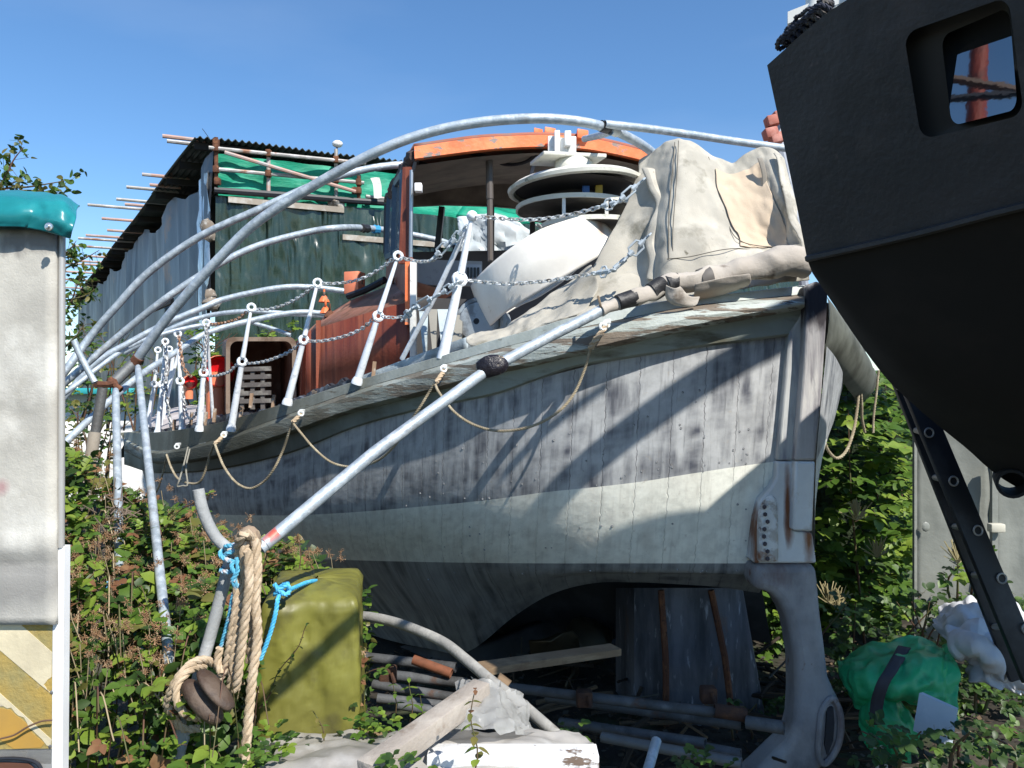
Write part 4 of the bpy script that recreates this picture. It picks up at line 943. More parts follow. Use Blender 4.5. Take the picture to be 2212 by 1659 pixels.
mb = MB(); mb.lathe(T(106, 490, .085), (0, -1, 0), [(.001, .012), (.005, .012), (.006, .004), (.011, .003), (.011, -.002)], 14); mb.build('eyelet', W('zinc_eyelet', (.6, .62, .62), rough=.25, metal=.8), cvr)
# ================================================================ canvas cover over the stern
CANV = W('weathered_canvas', (.50, .47, .40), [((.36, .34, .29), 2.2, .42, .62), ((.62, .58, .49), 3, .52, .7), ((.20, .19, .15), 4.5, .58, .72, (1, 1, .8)), ((.13, .12, .09), 18, .66, .74)], rough=.9, bump=[(2.2, .5, (1.4, 1, .8), .05, 'R'), (7, .4, (1, 1, .6), .02, 'R'), (120, .25)], sub=.08)
CREAM = W('cream_repair_cloth', (.62, .50, .37), [((.56, .45, .33), 3, .45, .65), ((.68, .57, .43), 4, .55, .7)], rough=.9, bump=[(5, .3, (1, 1, 1), .02), (160, .2)], sub=.08)
tarp = thing('canvas_cover', P(1500, 680, 4.4), 'stained grey-beige canvas with cream patch draped in two peaks over the stern', 'canvas cover')
rowsC = [
 [(1385,350,4.9),(1425,318,4.75),(1464,299,4.62),(1500,312,4.6),(1530,333,4.6),(1578,354,4.58),(1610,338,4.57),(1640,323,4.55),(1668,324,4.5),(1690,345,4.5)],
 [(1376,385,4.75),(1420,380,4.6),(1463,370,4.42),(1510,385,4.42),(1543,400,4.44),(1585,410,4.46),(1630,400,4.45),(1655,385,4.42),(1680,385,4.36),(1706,400,4.4)],
 [(1340,470,4.6),(1402,470,4.48),(1455,465,4.28),(1520,470,4.3),(1568,488,4.33),(1610,480,4.36),(1652,470,4.34),(1686,462,4.3),(1703,458,4.22),(1720,465,4.25)],
 [(1300,545,4.48),(1395,545,4.40),(1440,540,4.16),(1500,530,4.18),(1588,522,4.26),(1625,528,4.3),(1665,530,4.3),(1702,528,4.2),(1730,526,4.1),(1740,532,4.08)],
 [(1262,620,4.36),(1388,610,4.30),(1440,592,4.10),(1500,582,4.12),(1585,566,4.14),(1625,560,4.16),(1665,556,4.14),(1702,552,4.08),(1733,548,4.02),(1744,552,4.0)],
 [(1240,690,4.26),(1380,668,4.12),(1440,655,4.02),(1500,645,4.0),(1585,630,4.0),(1625,624,4.0),(1665,618,4.0),(1702,612,4.0),(1735,608,4.0),(1748,606,4.0)]]
gC = surf(rowsC, 7, 8, .014, 4, 3, .012)
nCc = len(gC[0])
def cm(i, j):
    return 1 if (31 <= j < 50 and 3 <= i < 28 and not (j < 34 and i > 22)) or (28 <= j < 31 and 6 <= i < 22) else 0
MB().grid(gC, mfun=lambda i, j: 0).build('cover_cloth', CANV, tarp, sharp=60, solid=.006, sub=1)
sub = [r[29:50] for r in gC[4:28]]
MB().grid([[p+V((-.004, -.016, .002)) for p in r] for r in sub]).build('cream_patch', CREAM, tarp, solid=.004, sub=1)
# overlapping strip, seams and dangling straps
mb = MB(); st_ = [(1398,362,4.62),(1412,400,4.52),(1428,440,4.42),(1418,480,4.36),(1410,520,4.34),(1412,560,4.26),(1408,605,4.2)]
L_ = PP([(x-13, y, d+.02) for x, y, d in st_], 5); M_ = PP([(x, y, d-.02) for x, y, d in st_], 5); R_ = PP([(x+17, y+2, d-.0) for x, y, d in st_], 5)
gg = [[a+V((0, 0, 0)), m, b] for a, m, b in zip(L_, M_, R_)]
for i, r in enumerate(gg):
    for p in r: p.x += .014*nz(p, 6, 3); p.y += .01*nz(p, 5, 4)
MB().grid(gg).build('overlap_strip', CANV, tarp, solid=.006, sub=1)
SEAM = W('seam_stitch', (.12, .11, .09), rough=1)
for pts in ([(1465,305,4.55),(1462,370,4.39),(1455,465,4.25),(1452,530,4.16),(1458,585,4.1)], [(1457,308,4.58),(1452,370,4.42),(1444,465,4.28),(1444,560,4.12)], [(1530,340,4.56),(1546,400,4.46),(1567,470,4.36),(1590,515,4.24),(1640,532,4.24),(1735,535,4.06)], [(1440,560,4.11),(1490,555,4.12),(1560,540,4.16),(1620,536,4.22)]):
    MB().tube([p+V((0, -.009, 0)) for p in PP(pts, 8)], .0025, 5).build('seam', SEAM, tarp)
MB().grid(surf([[(1636,342,4.4),(1647,342,4.4)],[(1645,375,4.38),(1656,374,4.38)],[(1646,410,4.38),(1657,409,4.38)]], 3, 4)).build('strap', W('dull_strap', (.22,.20,.17), rough=.9), tarp, solid=.003)
MB().grid(surf([[(1672,330,4.42),(1684,335,4.42)],[(1686,385,4.3),(1700,390,4.3)],[(1700,460,4.18),(1716,462,4.18)],[(1722,515,4.06),(1736,520,4.06)],[(1730,536,4.02),(1744,545,4.02)]], 3, 5, .02, 6)).build('hanging_flap', CANV, tarp, solid=.006)
# the rolled lower flap running down to the left
fl_ = surf([
 [(1275,566,4.45),(1204,618,4.5),(1143,664,4.52),(1100,692,4.5),(1060,706,4.46),(1010,724,4.42)],
 [(1285,590,4.3),(1215,640,4.34),(1150,682,4.36),(1105,706,4.36),(1062,722,4.34),(1005,732,4.34)],
 [(1290,620,4.2),(1215,668,4.22),(1150,705,4.26),(1105,724,4.26),(1066,738,4.27),(1012,742,4.3)],
 [(1262,668,4.12),(1205,692,4.14),(1150,714,4.2),(1105,735,4.22),(1075,746,4.25),(1030,752,4.28)],
 [(1250,690,4.14),(1200,700,4.2),(1150,720,4.28),(1105,742,4.3),(1078,750,4.32),(1042,754,4.34)]], 7, 6, .018, 5, 8, .01)
MB().grid(fl_).build('side_flap', CANV, tarp, sharp=60, solid=.008, sub=1)
br_ = surf([[(1398,590,4.35),(1340,560,4.5),(1285,575,4.6)],[(1395,630,4.2),(1330,620,4.26),(1270,620,4.34)],[(1380,670,4.08),(1310,680,4.06),(1240,690,4.1)]], 6, 6, .015, 5, 2)
MB().grid(br_).build('lower_fold', CANV, tarp, solid=.006, sub=1)

# white tilted drum on the after deck
DRUM = W('cream_fibreglass', (.80, .77, .71), [((.74, .69, .61), 2, .5, .7), ((.45, .36, .27), 7, .66, .74), ('spot', (.52, .36, .26), tuple(P(1298, 490, 4.75)), (.04, .3, .1), .7, 10)], rough=.4, bump=[(30, .1)])
rim = [(1020,618,5.0),(1028,606,4.9),(1061,572,4.75),(1114,530,4.65),(1168,497,4.62),(1225,477,4.66),(1268,466,4.74),(1292,467,4.85),(1300,472,5.0)]
low2 = [(1056,703,4.98),(1063,702,4.88),(1091,677,4.74),(1134,650,4.66),(1186,618,4.62),(1240,586,4.64),(1290,556,4.70),(1330,530,4.8),(1345,520,4.95)]
mid2 = [(1036,662,5.0),(1045,654,4.86),(1076,624,4.72),(1124,588,4.62),(1177,555,4.58),(1232,526,4.61),(1280,508,4.70),(1310,500,4.83),(1320,503,4.98)]
g = surf([rim, mid2, low2], 6, 8)
mb = MB(); mb.grid(g)
bk = [[V((p.x+.08, p.y+.42-.0*(k), p.z)) for k, p in enumerate(r)] for r in g]
# far half of the drum mirrored through its middle
def back_half(r):
    a, b = r[0], r[-1]; out = []
    for k, p in enumerate(r):
        m_ = a.lerp(b, k/(len(r)-1)); out.append(m_+(m_-p)*.9+V((0, .05*math.sin(math.pi*k/(len(r)-1)), 0)))
    return out
mb.grid([back_half(r) for r in g], flip=True)
dr = mb.build('deck_drum', DRUM, sharp=50, solid=.012)
tag(dr, 'big cream tilted drum cover lying open on the after deck', 'drum')
# silver tarpaulin hung behind the wheelhouse windows
sv = MB().grid(surf([[(988,470,7.9),(1020,466,7.9),(1080,468,7.9),(1140,495,7.9),(1165,512,7.9)],[(990,510,7.85),(1030,508,7.9),(1080,515,7.85),(1140,520,7.9),(1168,528,7.9)],[(985,552,7.9),(1030,556,7.9),(1090,560,7.9),(1140,560,7.9),(1170,560,7.9)]], 6, 6, .07, 3, 6, .04)).build('silver_tarpaulin', W('silver_sheet', (.50, .56, .60), [((.62, .68, .72), 4, .5, .65)], rough=.3, bump=[(3, .8, (1, 1, 1), .08, 'R')]), solid=.01)
tag(sv, 'crumpled silver-white sheet seen through the wheelhouse windows', 'tarpaulin')
gn2 = MB().grid(surf([[(1000,446,8.1),(1060,450,8.1),(1140,470,8.1),(1180,478,8.1)],[(985,470,8.05),(1040,472,8.05),(1100,480,8.05),(1180,490,8.1)]], 5, 4, .05, 3)).build('green_net_strip', GN, solid=.01)
tag(gn2, 'small strip of bright green netting above the silver sheet', 'netting')

# ================================================================ tent hoops and props of galvanised tube
def hoop(pts, r, label, name='hoop_tube', n=10, mat=None, group=None, cat='tube'):
    return tag(MB().tube(PP(pts, 10), r, n, hollow=.02).build(name, mat or GAL, sharp=50), label, cat, group)
hp = thing('tent_hoop', P(290, 785, 4.7), 'largest grey steel hoop arching over the boat wheelhouse', 'hoop')
MB().tube(PP([(288,788,4.7),(345,708,4.65),(400,640,4.6),(470,562,4.55),(560,476,4.5),(700,388,4.45),(820,325,4.4),(920,288,4.4),(1030,265,4.4),(1150,256,4.4),(1240,261,4.45),(1310,276,4.6),(1370,303,4.85),(1412,332,5.1),(1450,372,5.3),(1470,420,5.5)], 8), .0285, 12).build('tube', GAL, hp)
MB().tube(PP([(1298,272,4.56),(1308,275,4.59),(1314,277,4.61)], 3), .034, 10).build('tape', BLACKTAPE, hp)
MB().tube(PP([(1318,279,4.63),(1332,285,4.68)], 3), .033, 10).build('collar', W('pale_collar', (.55,.58,.58), rough=.5), hp)
MB().tube([P(283, 796, 4.7), P(300, 772, 4.69)], .036, 10).build('rusty_collar', RUST, hp)
hoop([(100,850,5.9),(140,803,5.9),(195,728,6.0),(251,663,6.0),(322,588,6.0),(430,512,6.0),(560,452,6.0),(686,396,6.1),(772,370,6.2),(840,358,6.3),(905,354,6.4)], .030, 'second hoop tube, ending behind the orange wheelhouse roof')
h3 = hoop([(100,862,6.4),(154,815,6.4),(251,731,6.5),(358,645,6.5),(467,574,6.6),(557,531,6.7),(664,502,6.8),(736,492,6.9),(808,494,7.6),(870,503,7.8),(951,520,8.0),(990,535,8.1)], .030, 'middle hoop tube crossing the green sheeting, tied with blue twine')
for x, y, m, nm, lb in ((788,493,BLACKTAPE,'tape_wrap','black tape wrapped round the middle hoop tube'), (812,495,W('blue_twine', (.03,.25,.50), rough=.8),'twine_knot','blue twine knot on the middle hoop beside black tape')):
    a, b = P(x-6, y, 7.3 if m is BLACKTAPE else 7.6), P(x+6, y+1, 7.4 if m is BLACKTAPE else 7.65)
    tag(MB().tube([a, a.lerp(b, .3), a.lerp(b, .6), b], [.038, .045, .036, .042], 8).build(nm, m), lb, 'tape' if m is BLACKTAPE else 'knot')
hoop([(100,905,7.2),(200,790,7.3),(280,740,7.4),(358,699,7.5),(440,664,7.6),(485,646,7.7),(593,623,7.8),(664,620,7.9),(747,629,8.0)], .030, 'thin hoop tube passing below the middle hoop and ending at the orange locker')
hoop([(270,762,8.2),(378,706,8.2),(450,682,8.3),(539,672,8.3),(629,678,8.4),(704,682,8.5)], .026, 'faint upper one of two low hoops in front of the dark green sheet')
hoop([(110,985,6.2),(140,957,6.3),(200,900,6.6),(293,818,7.1),(387,756,7.7),(450,718,8.0),(557,689,8.2),(640,675,8.3),(704,677,8.4)], .030, 'lowest long hoop tube rising from the brambles behind the railings')
hoop([(100,880,7.0),(160,835,7.0),(260,760,7.4),(330,728,7.8),(420,705,8.0),(470,700,8.2)], .022, 'slim pale tube between the lowest hoops at the left')
hoop([(545,697,8.2),(590,710,8.2),(628,724,8.2)], .02, 'short pale tube end lying above the brown hatch')
hoop([(1306,268,4.55),(1400,278,4.7),(1500,292,4.85),(1600,307,5.0),(1760,329,5.2)], .024, 'straight tube running from the big hoop towards the black boat')
hoop([(1262,300,5.2),(1290,294,5.0),(1318,285,4.6)], .022, 'short stub of tube behind the hoop joint over the roof')

ps = hoop([(160,736,4.3),(172,765,4.3),(190,800,4.3),(205,826,4.3)], .018, 'short bent grey conduit sticking up beside the pale trailer', 'bent_conduit')
jt = thing('tube_joint', P(250, 830, 4.6), 'worn tube elbow with rusty clips where the big hoop meets its posts', 'tube joint')
MB().tube([P(244,828,4.6), P(265,808,4.65), P(292,782,4.7)], .034, 12, hollow=.02).build('sleeve', GALD, jt)
MB().tube([P(206,830,4.45), P(228,831,4.5), P(246,826,4.58)], [.022, .018, .026], 8).build('clip', RUST, jt)
MB().tube([P(236,818,4.56), P(252,836,4.56), P(262,842,4.56)], .02, 8).build('clip', RUST, jt)
po = thing('tube_post', P(195, 1100, 4.4), 'grimy grey post with beige sleeve leaning behind the two channel posts', 'post')
MB().tube([P(222,838,4.45), P(205,940,4.42)], .028, 10).build('tube', GALD, po)
MB().tube([P(205,934,4.42), P(197,985,4.4), P(176,1120,4.4)], .034, 12, hollow=.02).build('sleeve', W('beige_sleeve', (.36,.32,.27), [((.26,.23,.19), 6, .5, .65)], rough=.7), po)
def channel(a, b, r, label):
    t = thing('channel_post', b, label, 'post', 'galvanised channel posts')
    mb = MB(); mb.tube([a, a.lerp(b, .03), b], [r*.75, r, r], 12); mb.build('tube', GAL, t)
    off = V((.35, -.94, 0))*r*1.0
    MB().tube([a.lerp(b, .03)+off, b+off], r*.13, 5).build('slot', BLK, t)
    MB().tube([a.lerp(b, .03)+off*.9+V((.009, 0, 0)), b+off*.9+V((.009, 0, 0))], r*.2, 5).build('lip', GAL, t)
channel(P(250,842,4.4), P(259,1262,3.3), .0200, 'shorter upright channel post with a dry nest clinging to it')
channel(P(298,792,4.5), P(366,1432,2.75), .0190, 'long slanting channel post nearest the boat, foot in the brambles')
q = random.Random(4); mb = MB(); c0 = P(257, 1108, 3.50)
for k in range(60):
    a = c0+V((q.gauss(0, .035), q.gauss(-.02, .03), q.gauss(0, .05))); mb.tube([a, a+V((q.gauss(0, .03), q.gauss(0, .03), q.gauss(0, .03)))], .0025, 4)
tag(mb.build('dry_nest', W('dry_twigs', (.17, .13, .10), rough=1)), 'small tangle of dry twigs stuck round the shorter channel post', 'nest')
BLU = W('blue_rope', (.06, .33, .56), [((.30, .45, .55), 30, .52, .65)], rough=.8)
q = random.Random(6); mb = MB(); c0 = P(262, 1262, 3.25)
mb.rope([c0+V((.04*math.cos(i*.9), .03*math.sin(i*.9)-.02, .03*math.sin(i*1.7))) for i in range(16)], .010, 4)
mb.rope(PP([(265,1270,3.2),(275,1300,3.1),(288,1340,3.0),(292,1370,2.9),(305,1395,2.8),(312,1425,2.75)], 5), .007, 4)
tag(mb.build('blue_lashing', BLU), 'blue cord lashing hanging from the shorter channel post into the brambles', 'rope')

# the long leaning pole in front of the hull
pole = thing('leaning_pole', P(565, 1182, 2.75), 'long galvanised pole slanting across the hull up to the wrapped boom', 'pole')
MB().tube([P(562,1184,2.76), P(810,976,3.05), P(1046,804,3.36), P(1066,793,3.39), P(1180,731,3.55), P(1304,668,3.72)], [.0245, .0245, .0245, .024, .0255, .027], 14, hollow=.02).build('tube', GAL, pole)
RP = W('pinkish_red_paint', (.55, .13, .10), [((.45, .42, .42), 12, .5, .6)], rough=.7)
pa_, pb_ = P(572,1175.5,2.768), P(618,1137,2.823); dd_ = (pb_-pa_)
mb = MB(); fr_ = [[(pa_+dd_*t)+V((-.008, -.0005, .0205)) + V((math.cos(a)*.004, -math.sin(a)*.025, math.cos(a)*.0045)) for a in (-.1, .4, .9, 1.3)] for t in (0, .3, .6, 1)]
MB().tube([pa_, pb_], [.0249, .0247], 14, caps=False).build('red_paint_mark', W('red_smeared_galvanised', (.40,.44,.48), [('spot', (.58,.12,.09), tuple(P(592,1152,2.75)), (.06,.2,.035), .6, 16)], rough=.5, metal=.3), pole)
q = random.Random(12)
def crumple(c, r, mat, name, n=16, wob=.35, sc=(1, 1, 1)):
    mb = MB(); mb.ball(c, r, n, wob=0, sc=sc)
    for p in mb.v: p += (p-V(c))*(wob*(1-2*abs(nz(p, 9/r*.05, 3))))
    return mb.build(name, mat, sharp=25)
tag(crumple(P(1064,797,3.36), .040, W('black_bag_plastic', (.015,.013,.018), [((.5,.42,.30), 26, .64, .67)], rough=.3, bump=[(30, 1)]), 'bag_wrapping', 22, .75, (1.15, .8, .95)), 'scrunched black plastic tied round the middle of the leaning pole', 'plastic bag')
# wrapped boom
BW = W('weathered_boom_cloth', (.42, .38, .33), [((.50, .46, .40), 3, .5, .65), ((.14, .11, .085), 5, .60, .68)], rough=.85, bump=[(6, .8, (1, 1, 1), .03, 'R'), (16, .6, (1, 1, 1), .01)])
boom = thing('wrapped_boom', P(1400, 660, 3.9), 'boom wrapped in grey cloth and black tape lying along the stern gunwale', 'boom')
bp = PP([(1298,672,3.71),(1340,654,3.75),(1400,636,3.8),(1440,614,3.84),(1480,612,3.86),(1540,600,3.88),(1600,585,3.9),(1650,576,3.92),(1700,566,3.93),(1738,572,3.95)], 8)
br = [.028, .034, .040, .044, .046, .05, .056, .062, .074, .082, .078]
nb = len(bp); rad = [br[min(9, int(i/(nb-1)*10))]*(1-(i/(nb-1)*10 % 1))+br[min(10, int(i/(nb-1)*10)+1)]*(i/(nb-1)*10 % 1) for i in range(nb)]
mb = MB(); mb.tube(bp, rad, 20)
for p in mb.v:
    p += V((0, -1, .3))*(.018*(1-2*abs(nz(p, 7, 5))))+V((0, 0, .012*nz(p, 16, 2)))
mb.build('cloth_wrap', BW, boom, sharp=50)
for t0, t1 in ((.10, .16), (.24, .30), (.32, .37), (.505, .53)):
    i0, i1 = int(t0*nb), max(int(t0*nb)+2, int(t1*nb)+1); mb = MB(); mb.tube(bp[i0:i1+1], [r_*1.05+.003 for r_ in rad[i0:i1+1]], 20)
    for p in mb.v: p += V((0, -1, .3))*(.014*(1-2*abs(nz(p, 9, 5))))
    mb.build('tape', BLACKTAPE if t0 < .5 else W('grey_tape', (.12, .11, .10), rough=.6), boom)
MB().grid(surf([[(1430,612,3.78),(1455,622,3.76),(1470,618,3.76)],[(1438,640,3.8),(1460,655,3.78),(1490,640,3.78)],[(1448,655,3.82),(1500,662,3.8),(1512,640,3.82)]], 4, 4, .02, 8)).build('loose_cloth', BW, boom, solid=.004, sub=1)
MB().grid(surf([[(1500,612,3.8),(1560,600,3.8),(1620,590,3.82)],[(1498,632,3.84),(1560,622,3.84),(1622,604,3.84)],[(1494,650,3.93),(1560,638,3.93),(1618,618,3.93)]], 5, 4, .012, 7)).build('loose_cloth', BW, boom, solid=.004, sub=1)
MB().tube(PP([(1300,672,3.7),(1296,655,3.68),(1292,640,3.7)], 4), .006, 6).build('twine_end', W('twine_brown', (.2,.15,.1), rough=.9), boom)

# front bent tube with its big rope and deadeyes
DUL = W('dull_zinc_tube', (.30, .31, .31), [((.42, .43, .43), 7, .5, .65), ((.20, .19, .18), 5, .6, .72)], rough=.7, bump=[(60, .3)])
ft = thing('bent_prop_tube', P(372, 1680, 2.6), 'bent grey prop tube in the foreground hung with thick tan rope', 'tube')
MB().tube(PP([(428,1057,2.62),(436,1095,2.62),(450,1132,2.62),(470,1165,2.62),(500,1190,2.62),(515,1200,2.63)], 6), .0195, 12, hollow=.03).build('bent_end', DUL, ft)
MB().tube(PP([(500,1196,2.66),(484,1260,2.64),(455,1370,2.62),(425,1475,2.6),(402,1560,2.58),(372,1690,2.56)], 5), .0205, 12).build('tube', DUL, ft)
MB().tube([P(398,1560,2.57), P(392,1600,2.57)], .0245, 12).build('sleeve', DUL, ft)
TAN = W('tan_manila_rope', (.43, .33, .22), [((.54, .43, .31), 20, .48, .62), ((.24, .17, .11), 12, .6, .7)], rough=.95, bump=[(140, .6, (1, 1, 1), .004)])
def rope(pts, r, mat, label, n=6, name='rope', cat='rope', group=None, pitch=5): return tag(MB().rope(PP(pts, 8), r, pitch, n=n).build(name, mat), label, cat, group)
hk = thing('rope_hank', P(520, 1500, 2.6), 'thick tan laid rope hanging in long loops from the pole joint', 'rope')
for pts, r_ in (
  ([(552,1165,2.56),(556,1230,2.55),(552,1300,2.54),(556,1380,2.54),(545,1460,2.53),(538,1540,2.53),(525,1680,2.52)], .0165),
  ([(526,1170,2.56),(530,1240,2.55),(544,1300,2.56),(548,1360,2.57),(540,1430,2.58)], .0160),
  ([(518,1195,2.6),(524,1270,2.57),(514,1340,2.55),(505,1410,2.55),(500,1470,2.56),(490,1500,2.58)], .0155),
  ([(536,1190,2.52),(538,1260,2.51),(530,1330,2.51),(520,1410,2.52),(514,1460,2.53),(508,1490,2.55)], .0155),
  ([(552,1175,2.6),(545,1162,2.56),(532,1152,2.53),(518,1164,2.54),(514,1200,2.6)], .0160),
  ([(556,1180,2.66),(552,1155,2.62),(538,1160,2.58),(528,1200,2.56)], .0160),
  ([(508,1210,2.58),(512,1290,2.56),(500,1370,2.55),(488,1440,2.56),(470,1470,2.57)], .0145)):
    MB().rope(PP(pts, 8), r_, 5, n=8).build('strand', TAN, hk)
cl_ = thing('rope_coil', P(385, 1580, 2.6), 'turns of tan rope wound round the prop tube beside the deadeyes', 'rope')
for pts in ([(452,1425,2.62),(420,1430,2.52),(386,1462,2.46),(362,1510,2.46),(366,1540,2.5),(384,1545,2.58)], [(440,1440,2.55),(410,1448,2.47),(384,1480,2.43),(384,1520,2.42),(405,1545,2.43),(440,1552,2.48)], [(470,1440,2.6),(440,1425,2.54),(405,1440,2.47),(376,1485,2.44),(366,1530,2.47),(390,1570,2.5),(430,1575,2.54)], [(480,1455,2.55),(470,1430,2.56),(475,1400,2.56)]):
    MB().rope(PP(pts, 8), .0135, 5, n=8).build('turn', TAN, cl_)
DW = W('dark_worn_wood', (.055, .032, .02), [((.10, .07, .05), 7, .48, .62), ((.045, .033, .028), 9, .55, .68), ((.28, .23, .19), 20, .66, .7)], rough=.65, bump=[(9, .6, (1, 1, 3), .01), (50, .4)])
def deadeye(c, a, L, H, th, label):
    c = P(*c); ax = V((math.cos(a), -.25, -math.sin(a))).normalized(); up = V((math.sin(a), -.1, math.cos(a))).normalized(); up = (up-ax*up.dot(ax)).normalized(); n_ = ax.cross(up)
    mb = MB(); g = []
    for i in range(13):
        t = math.pi*i/12; row = []
        for k in range(20):
            b_ = 2*math.pi*k/20; cs, sn = math.cos(b_), math.sin(b_)
            row.append(c-ax*math.cos(t)*L*(1)+ (up*cs*H+n_*sn*th)*(max(.0, math.sin(t))**.7)*(1+.03*nz((i, k, 0), .6)))
        g.append(row)
    mb.grid(g, closed=True); return tag(mb.build('deadeye', DW), label, 'deadeye', 'wooden deadeyes on the prop tube')
deadeye((437,1516,2.41), R(41), .087, .033, .04, 'larger dark wooden deadeye lashed low on the bent prop tube')
deadeye((466,1490,2.39), R(43), .080, .019, .042, 'slimmer lighter brown deadeye resting on the upper side of the larger one')
BK = W('faded_blue_pink_rope', (.10, .40, .58), [((.55, .48, .48), 22, .5, .6)], rough=.85)
mb = MB(); c0 = P(500, 1196, 2.6)
mb.rope([c0+V((.03*math.cos(i*.8)+.012*math.sin(i*.3), .034*math.sin(i*.8)-.0, .045*math.sin(i*.23)-.01)) for i in range(32)], .0085, 4)
mb.rope(PP([(505,1210,2.56),(500,1225,2.55),(508,1240,2.55),(502,1255,2.55),(510,1272,2.56),(503,1285,2.57),(495,1330,2.58),(482,1380,2.59),(470,1420,2.6)], 6), .0075, 4)
mb.rope(PP([(512,1205,2.56),(514,1230,2.55),(506,1250,2.55),(514,1268,2.56)], 6), .0085, 4)
tag(mb.build('blue_lashing', BK), 'blue and pink cord knotted round the elbow of the foreground prop tube', 'rope')
tag(crumple(P(537,1158,2.6), .035, W('brown_rag', (.27,.20,.14), rough=.95, bump=[(20,1)]), 'rag', 12, .4), 'brown rag bundled at the top of the tan rope', 'rag')

# grab ropes along the hull
GR = W('grab_rope_fibre', (.30, .25, .17), [((.40, .35, .25), 18, .5, .62), ((.15, .12, .08), 8, .6, .7)], rough=.95)
WL = W('white_shackle', (.62, .65, .65), [((.35,.3,.25), 20, .6, .7)], rough=.5)
GG = 'rope loops hanging along the hull'
rope([(1276,752,3.74),(1262,800,3.76),(1240,850,3.76),(1205,890,3.75),(1150,920,3.76),(1085,931,3.85),(1030,920,3.95),(985,893,4.0),(950,850,4.1),(940,829,4.18)], .0075, GR, 'rope loop nearest the stern, hanging below the leaning pole', group=GG)
rope([(938,829,4.18),(925,850,4.2),(910,875,4.2),(895,897,4.22),(870,940,4.3),(830,985,4.45),(790,1005,4.6),(752,1008,4.7),(715,998,4.75),(680,970,4.8),(650,935,4.85),(634,915,4.9)], .0075, GR, 'second rope loop from the stern, its middle hidden by the pole', group=GG)
rope([(632,913,4.92),(622,940,4.95),(610,975,5.0),(592,1012,5.0),(570,1040,5.05),(540,1055,5.1),(510,1042,5.2),(485,1010,5.3),(470,975,5.38),(464,958,5.42)], .0085, GR, 'deep rope loop hanging beside the bent prop tube top', group=GG)
rope([(463,958,5.42),(452,985,5.5),(447,1006,5.55),(432,1040,5.6),(410,1044,5.7),(385,1034,5.8),(370,1010,5.95),(360,982,6.1)], .0085, GR, 'short rope loop ahead of the deep one, near the bow', group=GG)
rope([(360,982,6.1),(352,1020,6.2),(340,1058,6.3),(330,1065,6.4),(322,1040,6.5),(318,1005,6.6)], .008, GR, 'dark narrow rope loop furthest forward at the bow', group=GG)
rope([(406,966,5.85),(398,1000,5.7),(388,1035,5.6),(383,1050,5.6),(395,1049,5.6),(405,1046,5.6),(402,1010,5.65),(410,970,5.8)], .006, W('grey_cord', (.26,.25,.21), rough=.9), 'thin grey cord looped square over the bow gunwale', n=5)
rope([(1308,702,3.72),(1298,720,3.7),(1284,738,3.7),(1276,752,3.72)], .017, TAN, 'short fat rope tail shackled to the gunwale near the stern', pitch=4)
rope([(962,796,4.25),(952,812,4.2),(942,826,4.17)], .014, TAN, 'fat rope tail shackled to the gunwale above the second rope loop', pitch=4)
rope([(652,893,4.95),(642,903,4.92),(632,912,4.9)], .015, TAN, 'fat rope tail on the gunwale above the deep rope loop', pitch=4)
rope([(484,940,5.5),(474,950,5.45),(464,958,5.42)], .015, TAN, 'fat rope tail on the gunwale above the short rope loop', pitch=4)
for x, y, d in ((1302,706,3.70),(1310,700,3.72),(958,797,4.22),(650,893,4.93),(483,940,5.48),(382,965,6.1)):
    mb = MB(); mb.torus(P(x, y, d), (.5, -.8, .2), .016, .007, 12, 6); mb.box(P(x+3, y-5, d+.03), (.012, 0, 0), (0, .03, 0), (0, 0, .012), bev=.004); mb.build('shackle', WL, boat)
rope([(1856,830,5.2),(1852,880,5.2),(1844,930,5.15),(1828,974,5.1),(1808,990,5.05),(1790,975,5.0),(1779,950,4.95)], .010, GR, 'rope loop hanging on the far side, right of the sternpost')
rope([(1858,830,5.2),(1861,870,5.25),(1862,905,5.3),(1868,934,5.35)], .010, GR, 'straight rope end dangling from the far gunwale before the shrub')
rope([(1898,800,5.6),(1893,850,5.6),(1887,900,5.6),(1886,935,5.6)], .009, GR, 'thin dark rope end hanging clear of the boat before the shrub')

# ================================================================ tarpaulin-covered box
OLV = W('olive_tarpaulin', (.145, .14, .028), [((.185, .18, .036), 3, .5, .65), ((.095, .09, .03), 5, .52, .68)], rough=.45, spec=.45, bump=[(6, .9, (1, 1, .5), .03, 'R'), (22, .7, (1, 1, .8), .006, 'R')], rvar=.1)
bxo = P(655, 1600, 3.15); mb = MB(); g = []
def rrect(hx, hy, r, n=7): 
    o = []
    for cx, cy, a0 in ((hx-r, hy-r, 0), (-hx+r, hy-r, 90), (-hx+r, -hy+r, 180), (hx-r, -hy+r, 270)):
        for k in range(n+1): a = R(a0+90*k/n); o.append((cx+r*math.cos(a), cy+r*math.sin(a)))
    # insert points along the sides
    out = []
    for a, b in zip(o, o[1:]+o[:1]):
        L_ = math.hypot(b[0]-a[0], b[1]-a[1]); m_ = max(1, int(L_/.012))
        for k in range(m_): out.append((a[0]+(b[0]-a[0])*k/m_, a[1]+(b[1]-a[1])*k/m_))
    return out
bc = V((-.835, 3.30, 0)); zt = P(655, 1303, 2.98).z; zb = -.34; ax_ = V((.985, .17, 0)); ay_ = V((-.17, .985, 0))
base_ = rrect(.185, .29, .028)
prof = [(.0, .045), (.4, .045), (.75, .04), (.9, .03), (.96, .012), (1.0, 0.0)]
